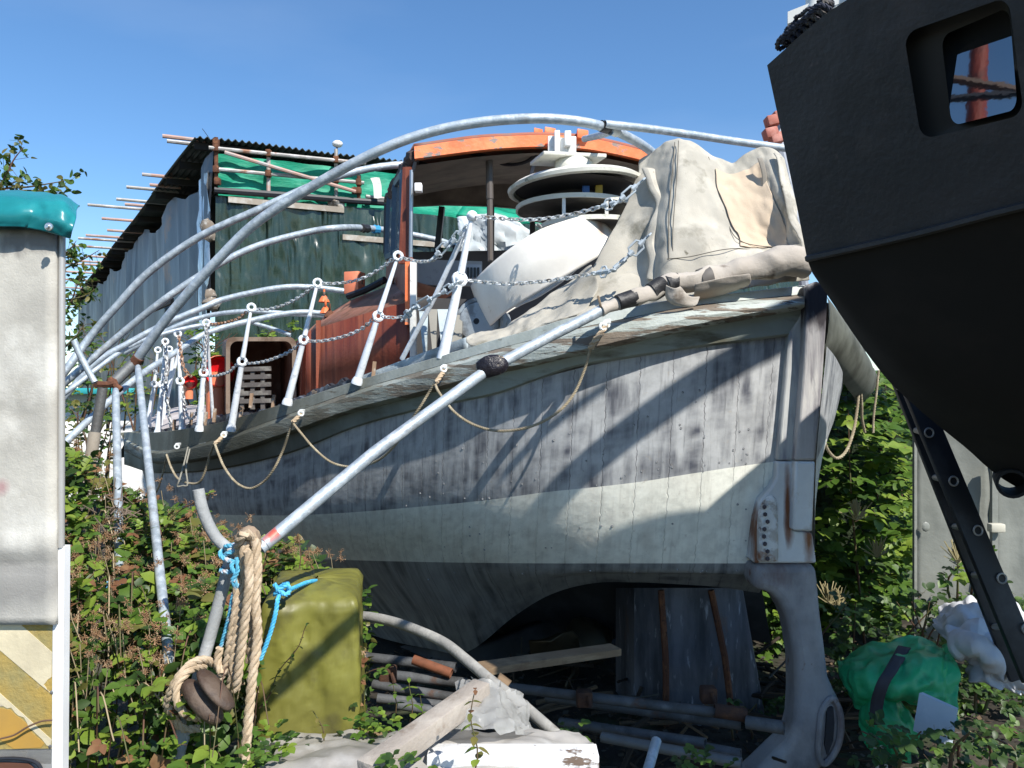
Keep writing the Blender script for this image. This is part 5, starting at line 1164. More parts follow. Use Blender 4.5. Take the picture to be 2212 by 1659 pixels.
for i in range(70):
    v = i/69; z = zb+(zt-.035-zb)*v; row = []
    for x, y in base_:
        s_ = 1.02-.02*v; p = bc+ax_*x*s_+ay_*y*s_+V((0, 0, z)); n_ = (ax_*x+ay_*y).normalized()
        fold = .035*(1-v*.85)*(1-2.4*abs(nz((x*6.5, y*6.5, z*.7), 1.0, 4)))+.008*nz(p, 9, 6)+.0055*(1-3*abs(nz((p.x+p.z*.3, p.y, p.z*.7-p.x*.4), 13, 2)))+.003*(1-3*abs(nz((p.x, p.y, p.z+p.x*.5), 27, 3)))
        row.append(p+n_*fold)
    g.append(row)
for s_, dz in ((.975, -.012), (.93, 0), (.75, .012), (.4, .022), (.05, .024)):
    g.append([bc+ax_*x*s_+ay_*y*s_+V((0, 0, zt+dz+.006*nz((x*6, y*6, s_), 1.3)+.004*(1-3*abs(nz((x, y, 0), 14, 2)))*(1-s_*.6))) for x, y in base_])
gbx = MB().grid(g, closed=True).build('covered_box', OLV, sharp=70)
tag(gbx, 'box shrouded in shiny olive green tarpaulin beside the brambles', 'covered box')
rb = MB()
rb.rope(PP([(606,1272,3.0),(612,1280,2.97),(622,1276,2.98),(640,1268,3.05),(665,1258,3.15),(690,1256,3.3),(708,1272,3.4)], 6), .009, 4)
rb.rope(PP([(608,1276,2.98),(600,1296,2.9),(596,1320,2.88),(586,1360,2.87),(572,1400,2.86),(560,1430,2.86)], 6), .009, 4)
c0 = P(609, 1276, 2.95); rb.rope([c0+V((.028*math.cos(i*.9), .02*math.sin(i*.9), .02*math.sin(i*1.3)+.005)) for i in range(16)], .009, 4)
tag(rb.build('blue_tie_rope', W('sky_blue_rope', (.06, .38, .66), [((.12, .48, .75), 30, .5, .6)], rough=.7)), 'sky blue rope tied over the olive tarpaulin box', 'rope')

# ================================================================ junk under the hull
DRUST = W('dark_rust', (.05, .024, .016), [((.09, .04, .02), 14, .5, .65)], rough=.9, bump=[(60, .6)])  # rust recoloured darker to paint in the shade under the hull
GALP = W('shaded_pile_tube', (.095, .10, .105), [((.05, .05, .05), 6, .45, .62), ((.15, .155, .16), 9, .56, .68), ((.10, .05, .03), 5, .62, .7)], rough=.7, metal=.2, bump=[(70, .3)])  # dirty tube colour darkened for the shade under the hull
def stick(a, b, r, m, label, name='scaffold_tube', group=None, cat='tube', hollow=.05):
    return tag(MB().tube([P(*a), P(*b)], r, 10, hollow=hollow).build(name, m, sharp=50), label, cat, group)
LG = W('lichened_pipe', (.24, .235, .22), [((.38, .37, .34), 7, .48, .62), ((.14, .12, .10), 9, .58, .7), ((.30, .13, .11), 4, .66, .7)], rough=.8, bump=[(40, .4)])
hoop([(756,1330,3.75),(800,1333,3.68),(855,1345,3.6),(912,1366,3.5),(962,1390,3.4),(1010,1428,3.3),(1060,1470,3.2),(1125,1520,3.12),(1208,1592,3.0)], .0235, 'long curved grey pipe lying over the junk below the hull', 'curved_pipe', mat=LG)
PG = 'scaffold tubes piled under the hull'
stick((1090,1484,4.1), (1610,1547,3.75), .026, GALP, 'topmost long tube of the pile, with a rusty collar at its end', group=PG)
stick((1543,1534,3.76), (1612,1545,3.74), .034, DRUST, 'thick rusty collar at the end of the topmost tube', 'tube_collar', cat='collar')
stick((1180,1506,4.2), (1600,1566,3.85), .026, GALP, 'dark tube just under the topmost long one', group=PG)
stick((1612,1560,3.7), (1694,1572,3.62), .031, GALP, 'short fat tube end poking out beside the skeg', group=PG)
stick((1210,1560,4.0), (1524,1606,3.6), .025, GALP, 'tube in the middle of the pile ending left of the fat one', group=PG)
stick((1280,1570,3.9), (1600,1630,3.55), .026, GALP, 'lower tube of the pile with open round end', group=PG)
stick((1300,1592,3.7), (1602,1649,3.4), .025, GALD, 'lowest brightest tube of the pile', group=PG)
stick((1395,1680,3.1), (1418,1600,3.3), .022, GAL, 'pale tube stub standing up before the pile', 'tube_stub')
stick((790,1420,4.0), (985,1442,3.9), .026, GALP, 'dark tube lying left under the curved pipe', group=PG)
stick((893,1425,3.75), (975,1455,3.7), .024, W('orange_rust', (.17, .06, .028), [((.10, .04, .02), 8, .5, .6)], rough=.8), 'orange rusted tube end under the curved pipe', group=PG)
stick((800,1454,3.8), (1010,1476,3.7), .025, GALP, 'tube with a rusty coupler at the left of the pile', group=PG)
stick((806,1478,3.7), (990,1508,3.6), .022, GALP, 'light tube below the coupler tube at the left', group=PG)
stick((815,1508,3.6), (960,1524,3.6), .022, GALP, 'grey tube low behind the nettles', group=PG)
stick((860,1522,3.5), (965,1540,3.5), .022, GALP, 'lowest left tube near the timber beam', group=PG)
for x, y, d in ((838,1457,3.72),(1262,1508,3.9),(1530,1500,3.9)):
    mb = MB(); mb.box(P(x, y, d), (.04, 0, 0), (0, .035, 0), (0, 0, .04), bev=.012); mb.tube([P(x+8, y-4, d-.04), P(x+14, y+18, d-.05)], .01, 6)
    tag(mb.build('scaffold_coupler', DRUST), {838: 'rusty coupler gripping a tube at the left of the pile', 1262: 'brown rusted coupler on the long tube under the propeller', 1530: 'rusty coupler pieces lying against the rudder foot'}[x], 'coupler')
WD = W('raw_plank', (.20, .135, .08), [((.28, .20, .12), 6, .5, .65, (1, 1, 6)), ((.16, .10, .06), 9, .6, .7)], rough=.85, bump=[(20, .4)])
tag(MB().beam(P(1030,1446,3.6), P(1330,1403,3.95), .10, .034).build('plank', WD), 'brown plank slanting up under the keel', 'plank')
TBW = W('grey_timber', (.33, .29, .25), [((.42, .38, .33), 5, .5, .65), ((.20, .15, .11), 7, .56, .68), ((.10, .08, .06), 3.2, .64, .68)], rough=.85, bump=[(12, .5, (1, 1, 1), .01), (60, .4)])
tb = MB().beam(P(1042,1490,2.85), P(790,1672,2.36), .075, .072, bev=.006).build('timber_beam', TBW); tag(tb, 'weathered grey timber beam slanting out of the polythene', 'timber')
WB = W('flaking_white_beam', (.72, .73, .74), [((.55, .55, .55), 8, .55, .68), ((.14, .10, .075), 4, .58, .61, (1, 1, 3)), ((.25, .2, .17), 20, .68, .71)], rough=.6, bump=[(30, .4)])
tag(MB().beam(P(925,1648,2.6), P(1291,1649,2.6), .09, .092, bev=.003).build('white_beam', WB), 'flaking white painted beam lying at the bottom edge', 'timber')
POLY = W('grey_polythene', (.46, .44, .41), [((.34, .32, .29), 3, .5, .65), ((.56, .55, .53), 5, .55, .68)], rough=.4, bump=[(3, .7, (1, 1, 1), .05, 'R'), (14, .4, (1, 1, 1), .01, 'R')], sub=.25)
POLT = W('clear_polythene', (.55, .55, .53), [((.45, .44, .42), 5, .5, .65)], rough=.25, trans=.0, alpha=.62, bump=[(5, 1, (1, 1, .4), .05, 'R'), (30, .5)], sub=.3)
tag(MB().grid(surf([[(1000,1486,3.0),(1030,1478,2.95),(1050,1478,2.9),(1080,1486,2.95),(1110,1500,3.05)],[(985,1530,2.9),(1020,1535,2.78),(1060,1540,2.75),(1110,1545,2.85),(1140,1550,2.95)],[(950,1590,2.82),(1010,1594,2.68),(1070,1594,2.66),(1130,1592,2.75),(1170,1592,2.85)]], 8, 8, .03, 6, 3, .025)).build('polythene_sheet', POLT, solid=0), 'translucent polythene tented over the timber beam top', 'plastic sheet')
tag(MB().grid(surf([[(560,1600,3.0),(640,1592,3.0),(720,1590,3.0),(800,1596,3.0),(880,1590,3.0),(960,1588,2.9),(1080,1592,2.85),(1190,1590,2.85),(1250,1596,2.85)],[(560,1630,2.75),(640,1625,2.75),(720,1620,2.75),(800,1630,2.7),(880,1625,2.7),(960,1612,2.72),(1080,1610,2.72),(1200,1610,2.72),(1284,1618,2.74)],[(560,1680,2.5),(640,1672,2.5),(720,1680,2.5),(800,1672,2.5),(880,1680,2.5),(960,1690,2.5),(1080,1690,2.52),(1200,1690,2.55),(1290,1700,2.6)],[(550,1800,2.3),(640,1800,2.3),(720,1800,2.3),(800,1800,2.3),(880,1800,2.3),(960,1800,2.3),(1080,1800,2.3),(1200,1800,2.3),(1290,1800,2.3)]], 5, 8, .035, 4, 9, .02)).build('ground_sheet', POLY, solid=.003, sub=1), 'grey plastic sheet spread on the ground at the bottom edge', 'plastic sheet')
tag(MB().grid(surf([[(1065,1487,3.2),(1075,1460,3.3)],[(1085,1500,3.2),(1100,1478,3.3)]],4,4)).build('splinter_board', WD, solid=.02), 'splintered board behind the polythene', 'board')
tag(MB().beam(P(762,1590,3.05), P(835,1594,3.05), .05, .03).build('bark_piece', WD), 'orange splintered wood beside the olive box foot', 'wood')

# ================================================================ right-hand junk
GT = W('green_tarpaulin', (.02, .34, .13), [((.035, .45, .20), 3, .5, .65), ((.012, .17, .07), 5, .55, .66)], rough=.45, bump=[(3.5, .8, (1, 1, 1), .06, 'R'), (10, .5, (1, 1, 1), .02, 'R')])
gt = thing('green_bag', P(1940, 1640, 3.9), 'rumpled green tarpaulin bag with dark strap right of the skeg', 'tarpaulin bag')
MB().grid(surf([[(1812,1425,4.4),(1850,1408,4.4),(1930,1404,4.4),(2000,1408,4.4),(2045,1420,4.4),(2064,1406,4.4)],[(1815,1445,4.2),(1860,1440,4.05),(1930,1435,3.95),(1990,1440,3.92),(2030,1450,3.95),(2064,1445,4.0)],[(1822,1475,4.1),(1860,1490,3.95),(1905,1482,3.88),(1960,1490,3.84),(2020,1500,3.84),(2062,1500,3.9)],[(1850,1508,4.1),(1870,1520,4.0),(1895,1500,3.98),(1960,1506,3.9),(2010,1520,3.86),(2050,1550,3.9)]], 8, 8, .05, 4, 5, .03)).build('bag_top', GT, gt, solid=.006, sub=1)
MB().grid(surf([[(1880,1490,4.0),(1910,1495,3.95),(1930,1505,3.95)],[(1868,1545,4.0),(1905,1540,3.88),(1965,1545,3.92)],[(1880,1590,4.0),(1920,1600,3.85),(1975,1585,3.92)],[(1895,1625,4.0),(1930,1640,3.88),(1962,1648,3.92)]], 7, 7, .04, 5, 7, .03)).build('bag_side', GT, gt, solid=.006, sub=1)
MB().grid(surf([[(1940,1396,4.16),(1968,1400,4.16)],[(1915,1440,3.80),(1942,1445,3.78)],[(1893,1475,3.74),(1920,1480,3.72)],[(1880,1520,3.8),(1908,1522,3.78)],[(1878,1565,3.82),(1904,1565,3.8)]], 3, 6, .01, 6)).build('strap', W('dark_webbing', (.04, .04, .05), rough=.9), gt, solid=.006)
for pts in ([(1886,1595,3.8),(1892,1620,3.78),(1896,1670,3.76)], [(1903,1610,3.8),(1912,1640,3.78),(1916,1670,3.76)]):
    MB().tube(PP(pts, 5), .008, 6).build('tie_cord', W('white_cord', (.45, .43, .38), rough=.9), gt)
tag(MB().box(P(2021,1554,3.70), (.074, -.02, -.03), (.01, .003, .001), (.022, .012, .085)).build('paper_sheet', W('pale_paper', (.36, .42, .48), [((.4, .45, .5), 8, .6, .7)], rough=.7)), 'pale blue-white square of card lying on the green bag', 'card')
WS = W('white_sack', (.50, .50, .51), [((.42, .42, .43), 3, .5, .65), ((.20, .18, .17), 5, .62, .7)], rough=.6, bump=[(4, 1, (1, 1, 1), .07, 'R'), (11, .7, (1, 1, 1), .02, 'R')])
def heap(rows, label, seed): return tag(MB().grid(surf(rows, 8, 8, .06, 4, seed, .05)).build('plastic_sack', WS, solid=.006, sub=1), label, 'sack')
heap([[(2030,1345,4.7),(2060,1318,4.8),(2110,1308,4.8),(2170,1320,4.8),(2210,1350,4.7)],[(2028,1365,4.5),(2070,1345,4.4),(2120,1340,4.35),(2170,1350,4.35),(2220,1380,4.4)],[(2045,1385,4.4),(2080,1380,4.3),(2130,1375,4.25),(2180,1385,4.3),(2220,1400,4.3)]], 'upper crumpled white sack under the black ladder', 3)
heap([[(2062,1372,4.3),(2100,1358,4.3),(2150,1372,4.3),(2190,1400,4.3),(2215,1430,4.3)],[(2060,1400,4.1),(2100,1390,4.0),(2150,1400,4.0),(2190,1430,4.0),(2220,1460,4.1)],[(2095,1420,4.1),(2120,1425,3.95),(2160,1440,3.95),(2200,1460,4.0),(2225,1490,4.1)],[(2110,1455,4.1),(2130,1470,4.0),(2160,1475,4.0),(2190,1480,4.05),(2220,1500,4.1)]], 'lower white sack spilling down behind the green bag', 4)
# ladder leaning under the black boat
ldr = thing('ladder', P(2230, 1480, 3.6), 'black ladder leaning steeply under the black boat', 'ladder')
BL2 = W('black_ladder', (.012, .012, .014), [((.03, .03, .033), 6, .5, .65)], rough=.5)
ALR = W('worn_aluminium', (.34, .33, .31), rough=.5, metal=.5)
a1, b1 = P(1972,838,3.85), P(2235,1470,3.45); nrm = V((-.2, -.95, -.2))
MB().beam(a1, b1, .105, .035, up=(0, 1, .1), bev=.004).build('stile', BL2, ldr)
a2, b2 = P(1936,822,4.15), P(2192,1470,3.9)
MB().beam(a2, b2, .05, .03, up=(0, 1, .1), bev=.004).build('stile', BL2, ldr)
for k, (x, y) in enumerate(((2010,935),(2063,1040),(2116,1147),(2168,1251),(2222,1360),(1960,838))):
    p = P(x, y, 3.85-.4*(y-838)/632-.045); t_ = (b1-a1).normalized()
    f_ = (y-822)/648; p2 = a2.lerp(b2, min(1, max(0, f_)))
    MB().tube([p+V((-.01, .05, 0)), p2], .016, 8).build('rung', ALR, ldr)
    if k < 5: MB().torus(p+V((.0, .012, 0)), V((.1, -1, .1)), .022, .0045, 14, 6).build('rung_end', ALR, ldr)
# dented pale metal panel behind the ladder
pn = thing('metal_cabinet', P(2090, 1400, 5.6), 'dented pale grey metal cabinet in the bushes behind the ladder', 'cabinet')
PNM = W('pale_sheet_metal', (.25, .26, .235), [((.19, .2, .18), 2, .45, .62), ((.2, .19, .17), 14, .66, .72, (1, 1, .4))], rough=.4, bump=[(2.5, .5, (1, 1, 1), .03)])
def pane_(x0, x1, y0, y1, d0, d1, nm):
    g = [[P(x0+(x1-x0)*j/12, y0+(y1-y0)*i/12, d0+(d1-d0)*j/12)+V((0, .02*nz((j*.5, i*.5, x0), 1), 0)) for j in range(13)] for i in range(13)]
    return MB().grid(g).build(nm, PNM, pn, solid=.02)
pane_(1976,2136,890,1420,5.6,5.5,'panel'); pane_(2143,2330,960,1420,5.48,5.4,'panel')
MB().beam(P(1976,885,5.57), P(1976,1420,5.57), .02, .03).build('edge_trim', PNM, pn); MB().beam(P(2147,1000,5.4), P(2147,1260,5.4), .04, .03).build('hinge_bar', PNM, pn)
MB().box(P(2152,1140,5.36), (.05, 0, 0), (0, .03, 0), (0, 0, .03), bev=.01).build('latch', W('cream_latch', (.5, .48, .4), rough=.6), pn)
for x, y, s_ in ((2090,1100,.05),(2000,1138,.03),(2105,1140,.04)):
    MB().ball(P(x, y, 5.52), s_, 10, sc=(1, .25, 1.2)).build('dent', PNM, pn)
# ================================================================ plants
def LM(name, c, c2, rough=.45, sub=.35): return W(name, c, [(c2, 7, .45, .65)], rough=rough, spec=.5, sub=sub)
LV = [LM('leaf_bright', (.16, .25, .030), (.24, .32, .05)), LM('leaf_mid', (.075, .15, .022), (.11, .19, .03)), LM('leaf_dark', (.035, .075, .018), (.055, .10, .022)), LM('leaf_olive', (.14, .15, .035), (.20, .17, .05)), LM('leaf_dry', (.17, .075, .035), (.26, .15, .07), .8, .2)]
STEM = W('bramble_cane', (.12, .06, .04), [((.10, .11, .04), 5, .45, .6)], rough=.7)
STRAW = W('straw_stem', (.36, .29, .18), rough=.8)
BRN = W('dry_flower_brown', (.33, .19, .10), [((.46, .32, .20), 30, .5, .6)], rough=.9)
def leaf(mb, p, d, n, L, Wd, mi=0, q=rnd, ser=0):
    """one curved leaf with a folded midrib"""
    d = d.normalized(); s_ = d.cross(n); s_ = s_.normalized() if s_.length > 1e-6 else d.orthogonal().normalized(); n = s_.cross(d)
    cur_ = q.uniform(.05, .3); fold = q.uniform(.1, .35); prof = ((0, .02), (.18, .36), (.42, .5), (.68, .40), (.88, .18), (1, .0))
    vs = []; m_ = []
    for t, w_ in prof:
        c = p+d*L*t-n*(cur_*L*t*t); m_.append(c)
        vs.append((c-s_*Wd*w_*(1+ser*q.uniform(-1, 1))+n*Wd*w_*fold, c, c+s_*Wd*w_*(1+ser*q.uniform(-1, 1))+n*Wd*w_*fold))
    flat_ = [x for r in vs for x in r]; fs = []
    for i in range(len(prof)-1):
        a = i*3; fs += [(a, a+1, a+4, a+3), (a+1, a+2, a+5, a+4)]
    mb.add(flat_, fs, mi)
def rv(q, up=.0):
    v = V((q.gauss(0, 1), q.gauss(0, 1), q.gauss(up, 1))); return v.normalized()
def compound(mb, p, out, n, L, mis, q, k=3, ser=.15):
    out = out.normalized(); s_ = out.cross(n).normalized(); tip = p+out*L*.9; mi = q.choice(mis)
    mb.tube([p, tip], L*.018, 3, caps=False, mi=len(LV))
    leaf(mb, tip, out, n, L, L*.78, mi, q, ser)
    for j in range((k-1)//2):
        b = p+out*L*(.72-.45*j)
        for sg in (-1, 1): leaf(mb, b, (s_*sg+out*.45+n*q.uniform(-.2, .2)), n+s_*sg*.2, L*.82, L*.62, mi, q, ser)
MATS = LV+[STEM, STRAW, BRN]
def flowerhead(mb, c, r, q, mi):
    for _ in range(26):
        o = c+rv(q)*r*q.uniform(.3, 1); s = r*.16
        mb.tube([c, o], s*.15, 3, caps=False, mi=mi)
        mb.add([o+rv(q)*s for _ in range(4)], [(0, 1, 2), (0, 2, 3), (0, 3, 1), (1, 3, 2)], mi)

# ---- bramble thicket, left foreground
q = random.Random(21)
topl = [(120,980),(150,975),(200,1010),(260,1060),(330,1085),(420,1120),(480,1150),(560,1165),(640,1195),(720,1235),(790,1290)]
def topy(x):
    for (a, b), (c, d) in zip(topl, topl[1:]):
        if x <= c: return b+(d-b)*(x-a)/(c-a)
    return topl[-1][1]
mb = MB()
def ys(x, D):
    ty = topy(x); t = min(1, max(0, (D-2.35)/1.45)); return 1540+(ty-1540)*t**.75
def blocked(x, D, y=0):
    if D < 3.35 and y < 1262 and abs(x-257) < 15: return True
    if D < 2.8+(1432-y)/640*1.7 and y < 1432 and abs(x-(298+(y-792)*.106)) < 15: return True
    return (x > 545 and D < 3.65) or (x > 500 and x < 560 and D < 2.75)
cnt = 0
while cnt < 2000:
    D = 2.35+2.1*q.random()**.8; x = q.uniform(120, 800 if D > 3.6 else 556)
    if blocked(x, D): continue
    y = ys(x, D)+abs(q.gauss(0, 55))*(2.6/D)*1.4 + (q.uniform(0, 260) if D < 2.75 else 0)
    if y > 1760 or blocked(x, D, y): continue
    hgt = 1.0 if y > ys(x, D)+15 else q.uniform(.5, 1)
    p = P(x, y, D); out = V((q.uniform(-1, 1), q.uniform(-1.2, .2), q.uniform(-.2, .7))); n = V((q.uniform(-.5, .5), q.uniform(-.8, .1), 1))
    L = q.uniform(.024, .060)*(1 if q.random() > .12 else 1.45)
    if nz((x*.012, y*.012, D*3), 1, 9) < -.22: continue
    mis = (0, 0, 1, 1, 1, 2) if q.random() < .74 else ((3, 3, 1, 0) if q.random() < .62 else (4,))
    compound(mb, p, out, n, L, mis, q, 3 if q.random() < .7 else 5)
    cnt += 1
# deeper filling of small dark leaves
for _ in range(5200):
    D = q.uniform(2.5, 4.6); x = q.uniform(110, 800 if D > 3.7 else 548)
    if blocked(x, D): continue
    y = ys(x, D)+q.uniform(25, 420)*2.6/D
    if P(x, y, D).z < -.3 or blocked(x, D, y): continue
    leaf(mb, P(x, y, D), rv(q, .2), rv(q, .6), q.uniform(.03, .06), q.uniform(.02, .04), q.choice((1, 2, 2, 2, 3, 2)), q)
# canes and straw stems
for _ in range(90):
    D = q.uniform(2.4, 3.9); x = q.uniform(130, 540); y0 = ys(x, D)+q.uniform(50, 200); x1 = x+q.uniform(-90, 110)
    a = P(x, y0+150, D+.2); b = P((x+x1)/2, y0-q.uniform(20, 120), D); c = P(x1, y0+q.uniform(-30, 90), D-.15)
    pts = cr([a, b, c], 6); mb.tube(pts, q.uniform(.0015, .0035), 5, mi=len(LV) if q.random() < .65 else len(LV)+1)
# dead flower trusses
for _ in range(130):
    D = q.uniform(2.55, 4.2); x = q.uniform(135, 720 if D > 3.7 else 550); y = ys(x, D)+q.uniform(-40, 60)
    if blocked(x, D, y): continue
    c = P(x, y, D); mb.tube([c, c+V((q.gauss(0, .03), .05, -.2))], .002, 4, caps=False, mi=len(LV)+1)
    for _k in range(3): flowerhead(mb, c+V((q.gauss(0, .03), q.gauss(0, .02), q.gauss(0, .03))), q.uniform(.016, .030), q, len(LV)+2)
bram = mb.build('bramble_thicket', MATS, sharp=180)
tag(bram, 'tangled bramble thicket with dead flower heads between trailer and olive box', 'brambles', kind='stuff')
# sprays reaching up above the thicket before the hull
def spray(base, pts, nl, L, label, seed, mis=(0, 1, 3), heads=2, k=3, name='bramble_spray', cat='bramble'):
    q = random.Random(seed); mb = MB(); path = [V(p) for p in cr([P(*p) for p in pts], 8)]
    mb.tube(path, [.004, .0015], 5, mi=len(LV))
    for i in range(nl):
        t = (i+.5)/nl*.95+.03; j = min(len(path)-2, int(t*(len(path)-1))); p = path[j]
        compound(mb, p, V((q.uniform(-1, 1), q.uniform(-1, .4), q.uniform(-.3, .6))), V((q.uniform(-.5, .5), -.5, 1)), L*q.uniform(.7, 1.1), mis, q, k)
    for h in range(heads): flowerhead(mb, path[-1]+V((q.gauss(0, .02), 0, q.gauss(0, .025))), .024, q, len(LV)+2)
    return tag(mb.build(name, MATS, sharp=180), label, cat)
spray(0, [(330,1200,3.4),(370,1120,3.35),(420,1085,3.3),(462,1060,3.3)], 7, .035, 'bramble spray whose tip crosses the bent prop tube top', 31)
spray(0, [(620,1330,3.5),(640,1260,3.5),(650,1200,3.5),(645,1165,3.5)], 8, .034, 'bramble spray rising behind the olive box before the pale hull band', 32, (0, 3, 3), 4)
spray(0, [(560,1260,3.3),(580,1190,3.3),(600,1170,3.3),(628,1180,3.3)], 7, .034, 'bramble spray just right of the tan rope top', 33, (3, 0, 4), 3)
spray(0, [(660,1330,3.6),(668,1270,3.6),(672,1225,3.6),(676,1205,3.6)], 6, .03, 'dried bramble truss at the back right corner of the olive box', 34, (3, 4), 4)
spray(0, [(330,1240,3.6),(350,1160,3.6),(362,1120,3.6),(372,1100,3.6)], 6, .035, 'bramble truss with brown heads beside the slanting channel post', 35, (3, 0), 4)
# ---- nettles and weeds round the box and junk
def nettle(x, y0, y1, D, label, seed, L=.045, lean=0, mis=(1, 1, 0), name='nettle'):
    q = random.Random(seed); mb = MB(); a = P(x, y0, D); b = P(x+lean, y1, D-.03); n = max(4, int((a-b).length/.035)); path = [a.lerp(b, i/n)+V((.01*math.sin(i), 0, 0)) for i in range(n+1)]
    mb.tube(path, [.003, .0015], 5, mi=len(LV)+(0 if lean else 1))
    for i in range(1, n+1):
        ang = (i % 2)*math.pi/2+q.uniform(-.3, .3)
        for sg in (-1, 1):
            d = V((math.cos(ang)*sg, math.sin(ang)*sg, q.uniform(-.5, .15))); leaf(mb, path[i], d, V((0, 0, 1)), L*(1.1-.6*i/n), L*.55*(1.1-.6*i/n), q.choice(mis), q, .15)
    return tag(mb.build(name, MATS, sharp=180), label, 'nettle' if name == 'nettle' else 'weed')
nettle(1026, 1665, 1490, 2.42, 'yellowing nettle standing before the white beam', 1, .05, -4, (0, 3, 3, 4))
nettle(885, 1560, 1465, 3.1, 'fresh nettle in front of the left tubes', 2, .06, 4, (0, 1))
nettle(905, 1580, 1500, 3.2, 'smaller nettle right of the fresh one', 3, .045, 6, (1, 2))
nettle(850, 1560, 1478, 3.15, 'low nettle between the olive box and the fresh nettle', 4, .045, 3, (1, 2))
nettle(560, 1530, 1345, 2.9, 'dead-looking nettle leaning across the olive tarpaulin', 5, .03, 110, (3, 2, 1))
nettle(700, 1600, 1535, 2.85, 'short weed at the foot of the olive box', 6, .035, -20, (1, 3))
spray(0, [(770,1560,3.2),(772,1480,3.2),(800,1450,3.15),(850,1440,3.1)], 5, .04, 'bramble shoot with green leaves right of the olive box', 36, (1, 1), 0)
spray(0, [(765,1560,3.2),(775,1460,3.2),(765,1430,3.2),(772,1400,3.2)], 5, .032, 'dead brown bramble shoot clinging to the olive box side', 37, (4,), 1)
for i, (x, y, D, lb) in enumerate(((800,1555,3.0,'leafy clump at the right foot of the olive box'),(590,1595,2.7,'weed clump beneath the tan rope'),(560,1650,2.45,'bright weeds at the bottom beside the grey sheet'),(820,1600,2.9,'small weeds beside the orange splintered wood'),(1500,1640,3.2,'dim ivy leaves before the tube pile'),(1215,1600,3.3,'ivy leaves behind the white beam end'),(850,1665,2.4,'little weeds at the foot of the grey timber'))):
    q = random.Random(60+i); mb = MB()
    for _ in range(26):
        p = P(x+q.gauss(0, 26), y+q.gauss(0, 18), D+q.uniform(-.15, .15)); compound(mb, p, V((q.uniform(-1, 1), -.6, q.uniform(-.1, .8))), V((0, -.4, 1)), q.uniform(.022, .04), (0, 1, 1, 2) if i < 4 else (1, 2), q)
    tag(mb.build('weed_clump', MATS, sharp=180), lb, 'weeds', kind='stuff')

# ---- shrubs at the right, behind the sternpost
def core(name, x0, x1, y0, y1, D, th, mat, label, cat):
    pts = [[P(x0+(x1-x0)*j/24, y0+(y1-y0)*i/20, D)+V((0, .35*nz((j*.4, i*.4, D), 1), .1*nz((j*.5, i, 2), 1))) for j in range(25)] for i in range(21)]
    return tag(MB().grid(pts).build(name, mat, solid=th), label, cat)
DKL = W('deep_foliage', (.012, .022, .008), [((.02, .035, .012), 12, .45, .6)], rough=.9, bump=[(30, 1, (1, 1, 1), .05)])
def bush(name, label, region, n, L, mis, seed, cat='shrub', k=5, stems=14, extra=None):
    q = random.Random(seed); mb = MB(); x0, x1, y0, y1, D0, D1 = region
    for _ in range(n):
        x = q.uniform(x0, x1); y = q.uniform(y0, y1); D = q.uniform(D0, D1)
        if extra and not extra(x, y): continue
        # clumps and gaps
        if nz((x*.02, y*.02, D*1.5), 1, seed) < -.12: continue
        compound(mb, P(x, y, D), V((q.uniform(-1, 1), q.uniform(-1.4, .2), q.uniform(-.5, .5))), V((q.uniform(-.4, .4), q.uniform(-.8, -.1), 1)), L*q.uniform(.6, 1.1), mis, q, k)
    for _ in range(stems):
        x = q.uniform(x0, x1); D = q.uniform(D0, D1); a = P(x, y1+30, D+.1); b = P(x+q.uniform(-40, 40), (y0+y1)/2, D); c = P(x+q.uniform(-70, 70), y0+20, D-.1)
        mb.tube(cr([a, b, c], 5), [.012, .003], 5, mi=len(LV))
    return tag(mb.build(name, MATS, sharp=180), label, cat)
RGT = [(1,), ]
bush('elder_bush', 'sunlit leafy elder bush between sternpost and pale metal cabinet', (1758, 1985, 800, 1360, 6.2, 7.6), 1000, .115, (0, 0, 1, 1, 1, 2), 41, k=5, stems=5, extra=lambda x, y: y > 790+(x-1880)**2*.004*(1 if x < 1880 else .3))
bush('elder_bush', 'low shaded foliage seen through the skeg opening', (1580, 1740, 1270, 1480, 6.0, 7.2), 240, .085, (1, 1, 2, 0), 42, k=5, stems=5)
bush('ivy_bank', 'dark ivy bank behind the green bag', (1790, 2230, 1280, 1560, 4.9, 5.4), 1000, .06, (2, 2, 1), 43, cat='ivy', k=3)
bush('climbing_shoots', 'leafy shoots with pale tips before the metal cabinet', (2040, 2150, 1190, 1330, 5.1, 5.3), 90, .07, (1, 2, 0), 44, cat='shoots', k=3, stems=4)
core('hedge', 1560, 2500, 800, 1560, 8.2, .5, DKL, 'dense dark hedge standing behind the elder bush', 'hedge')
core('dark_thicket', 1100, 1760, 1180, 1560, 8.0, .4, DKL, 'dark thicket added beyond the skeg and rudder to block light', 'thicket')  # dark sheet of foliage added to keep light from under the hull
tq = thing('turquoise_frame', P(1900, 900, 7.9), 'turquoise frame glimpsed through the top of the elder bush', 'frame')
for a, b in (((1870,800),(1930,870)),((1860,835),(1960,840)),((1900,800),(1900,900))): MB().beam(P(*a, 7.9), P(*b, 7.9), .06, .06).build('rail', W('turquoise_paint', (.05, .38, .45), rough=.5), tq)
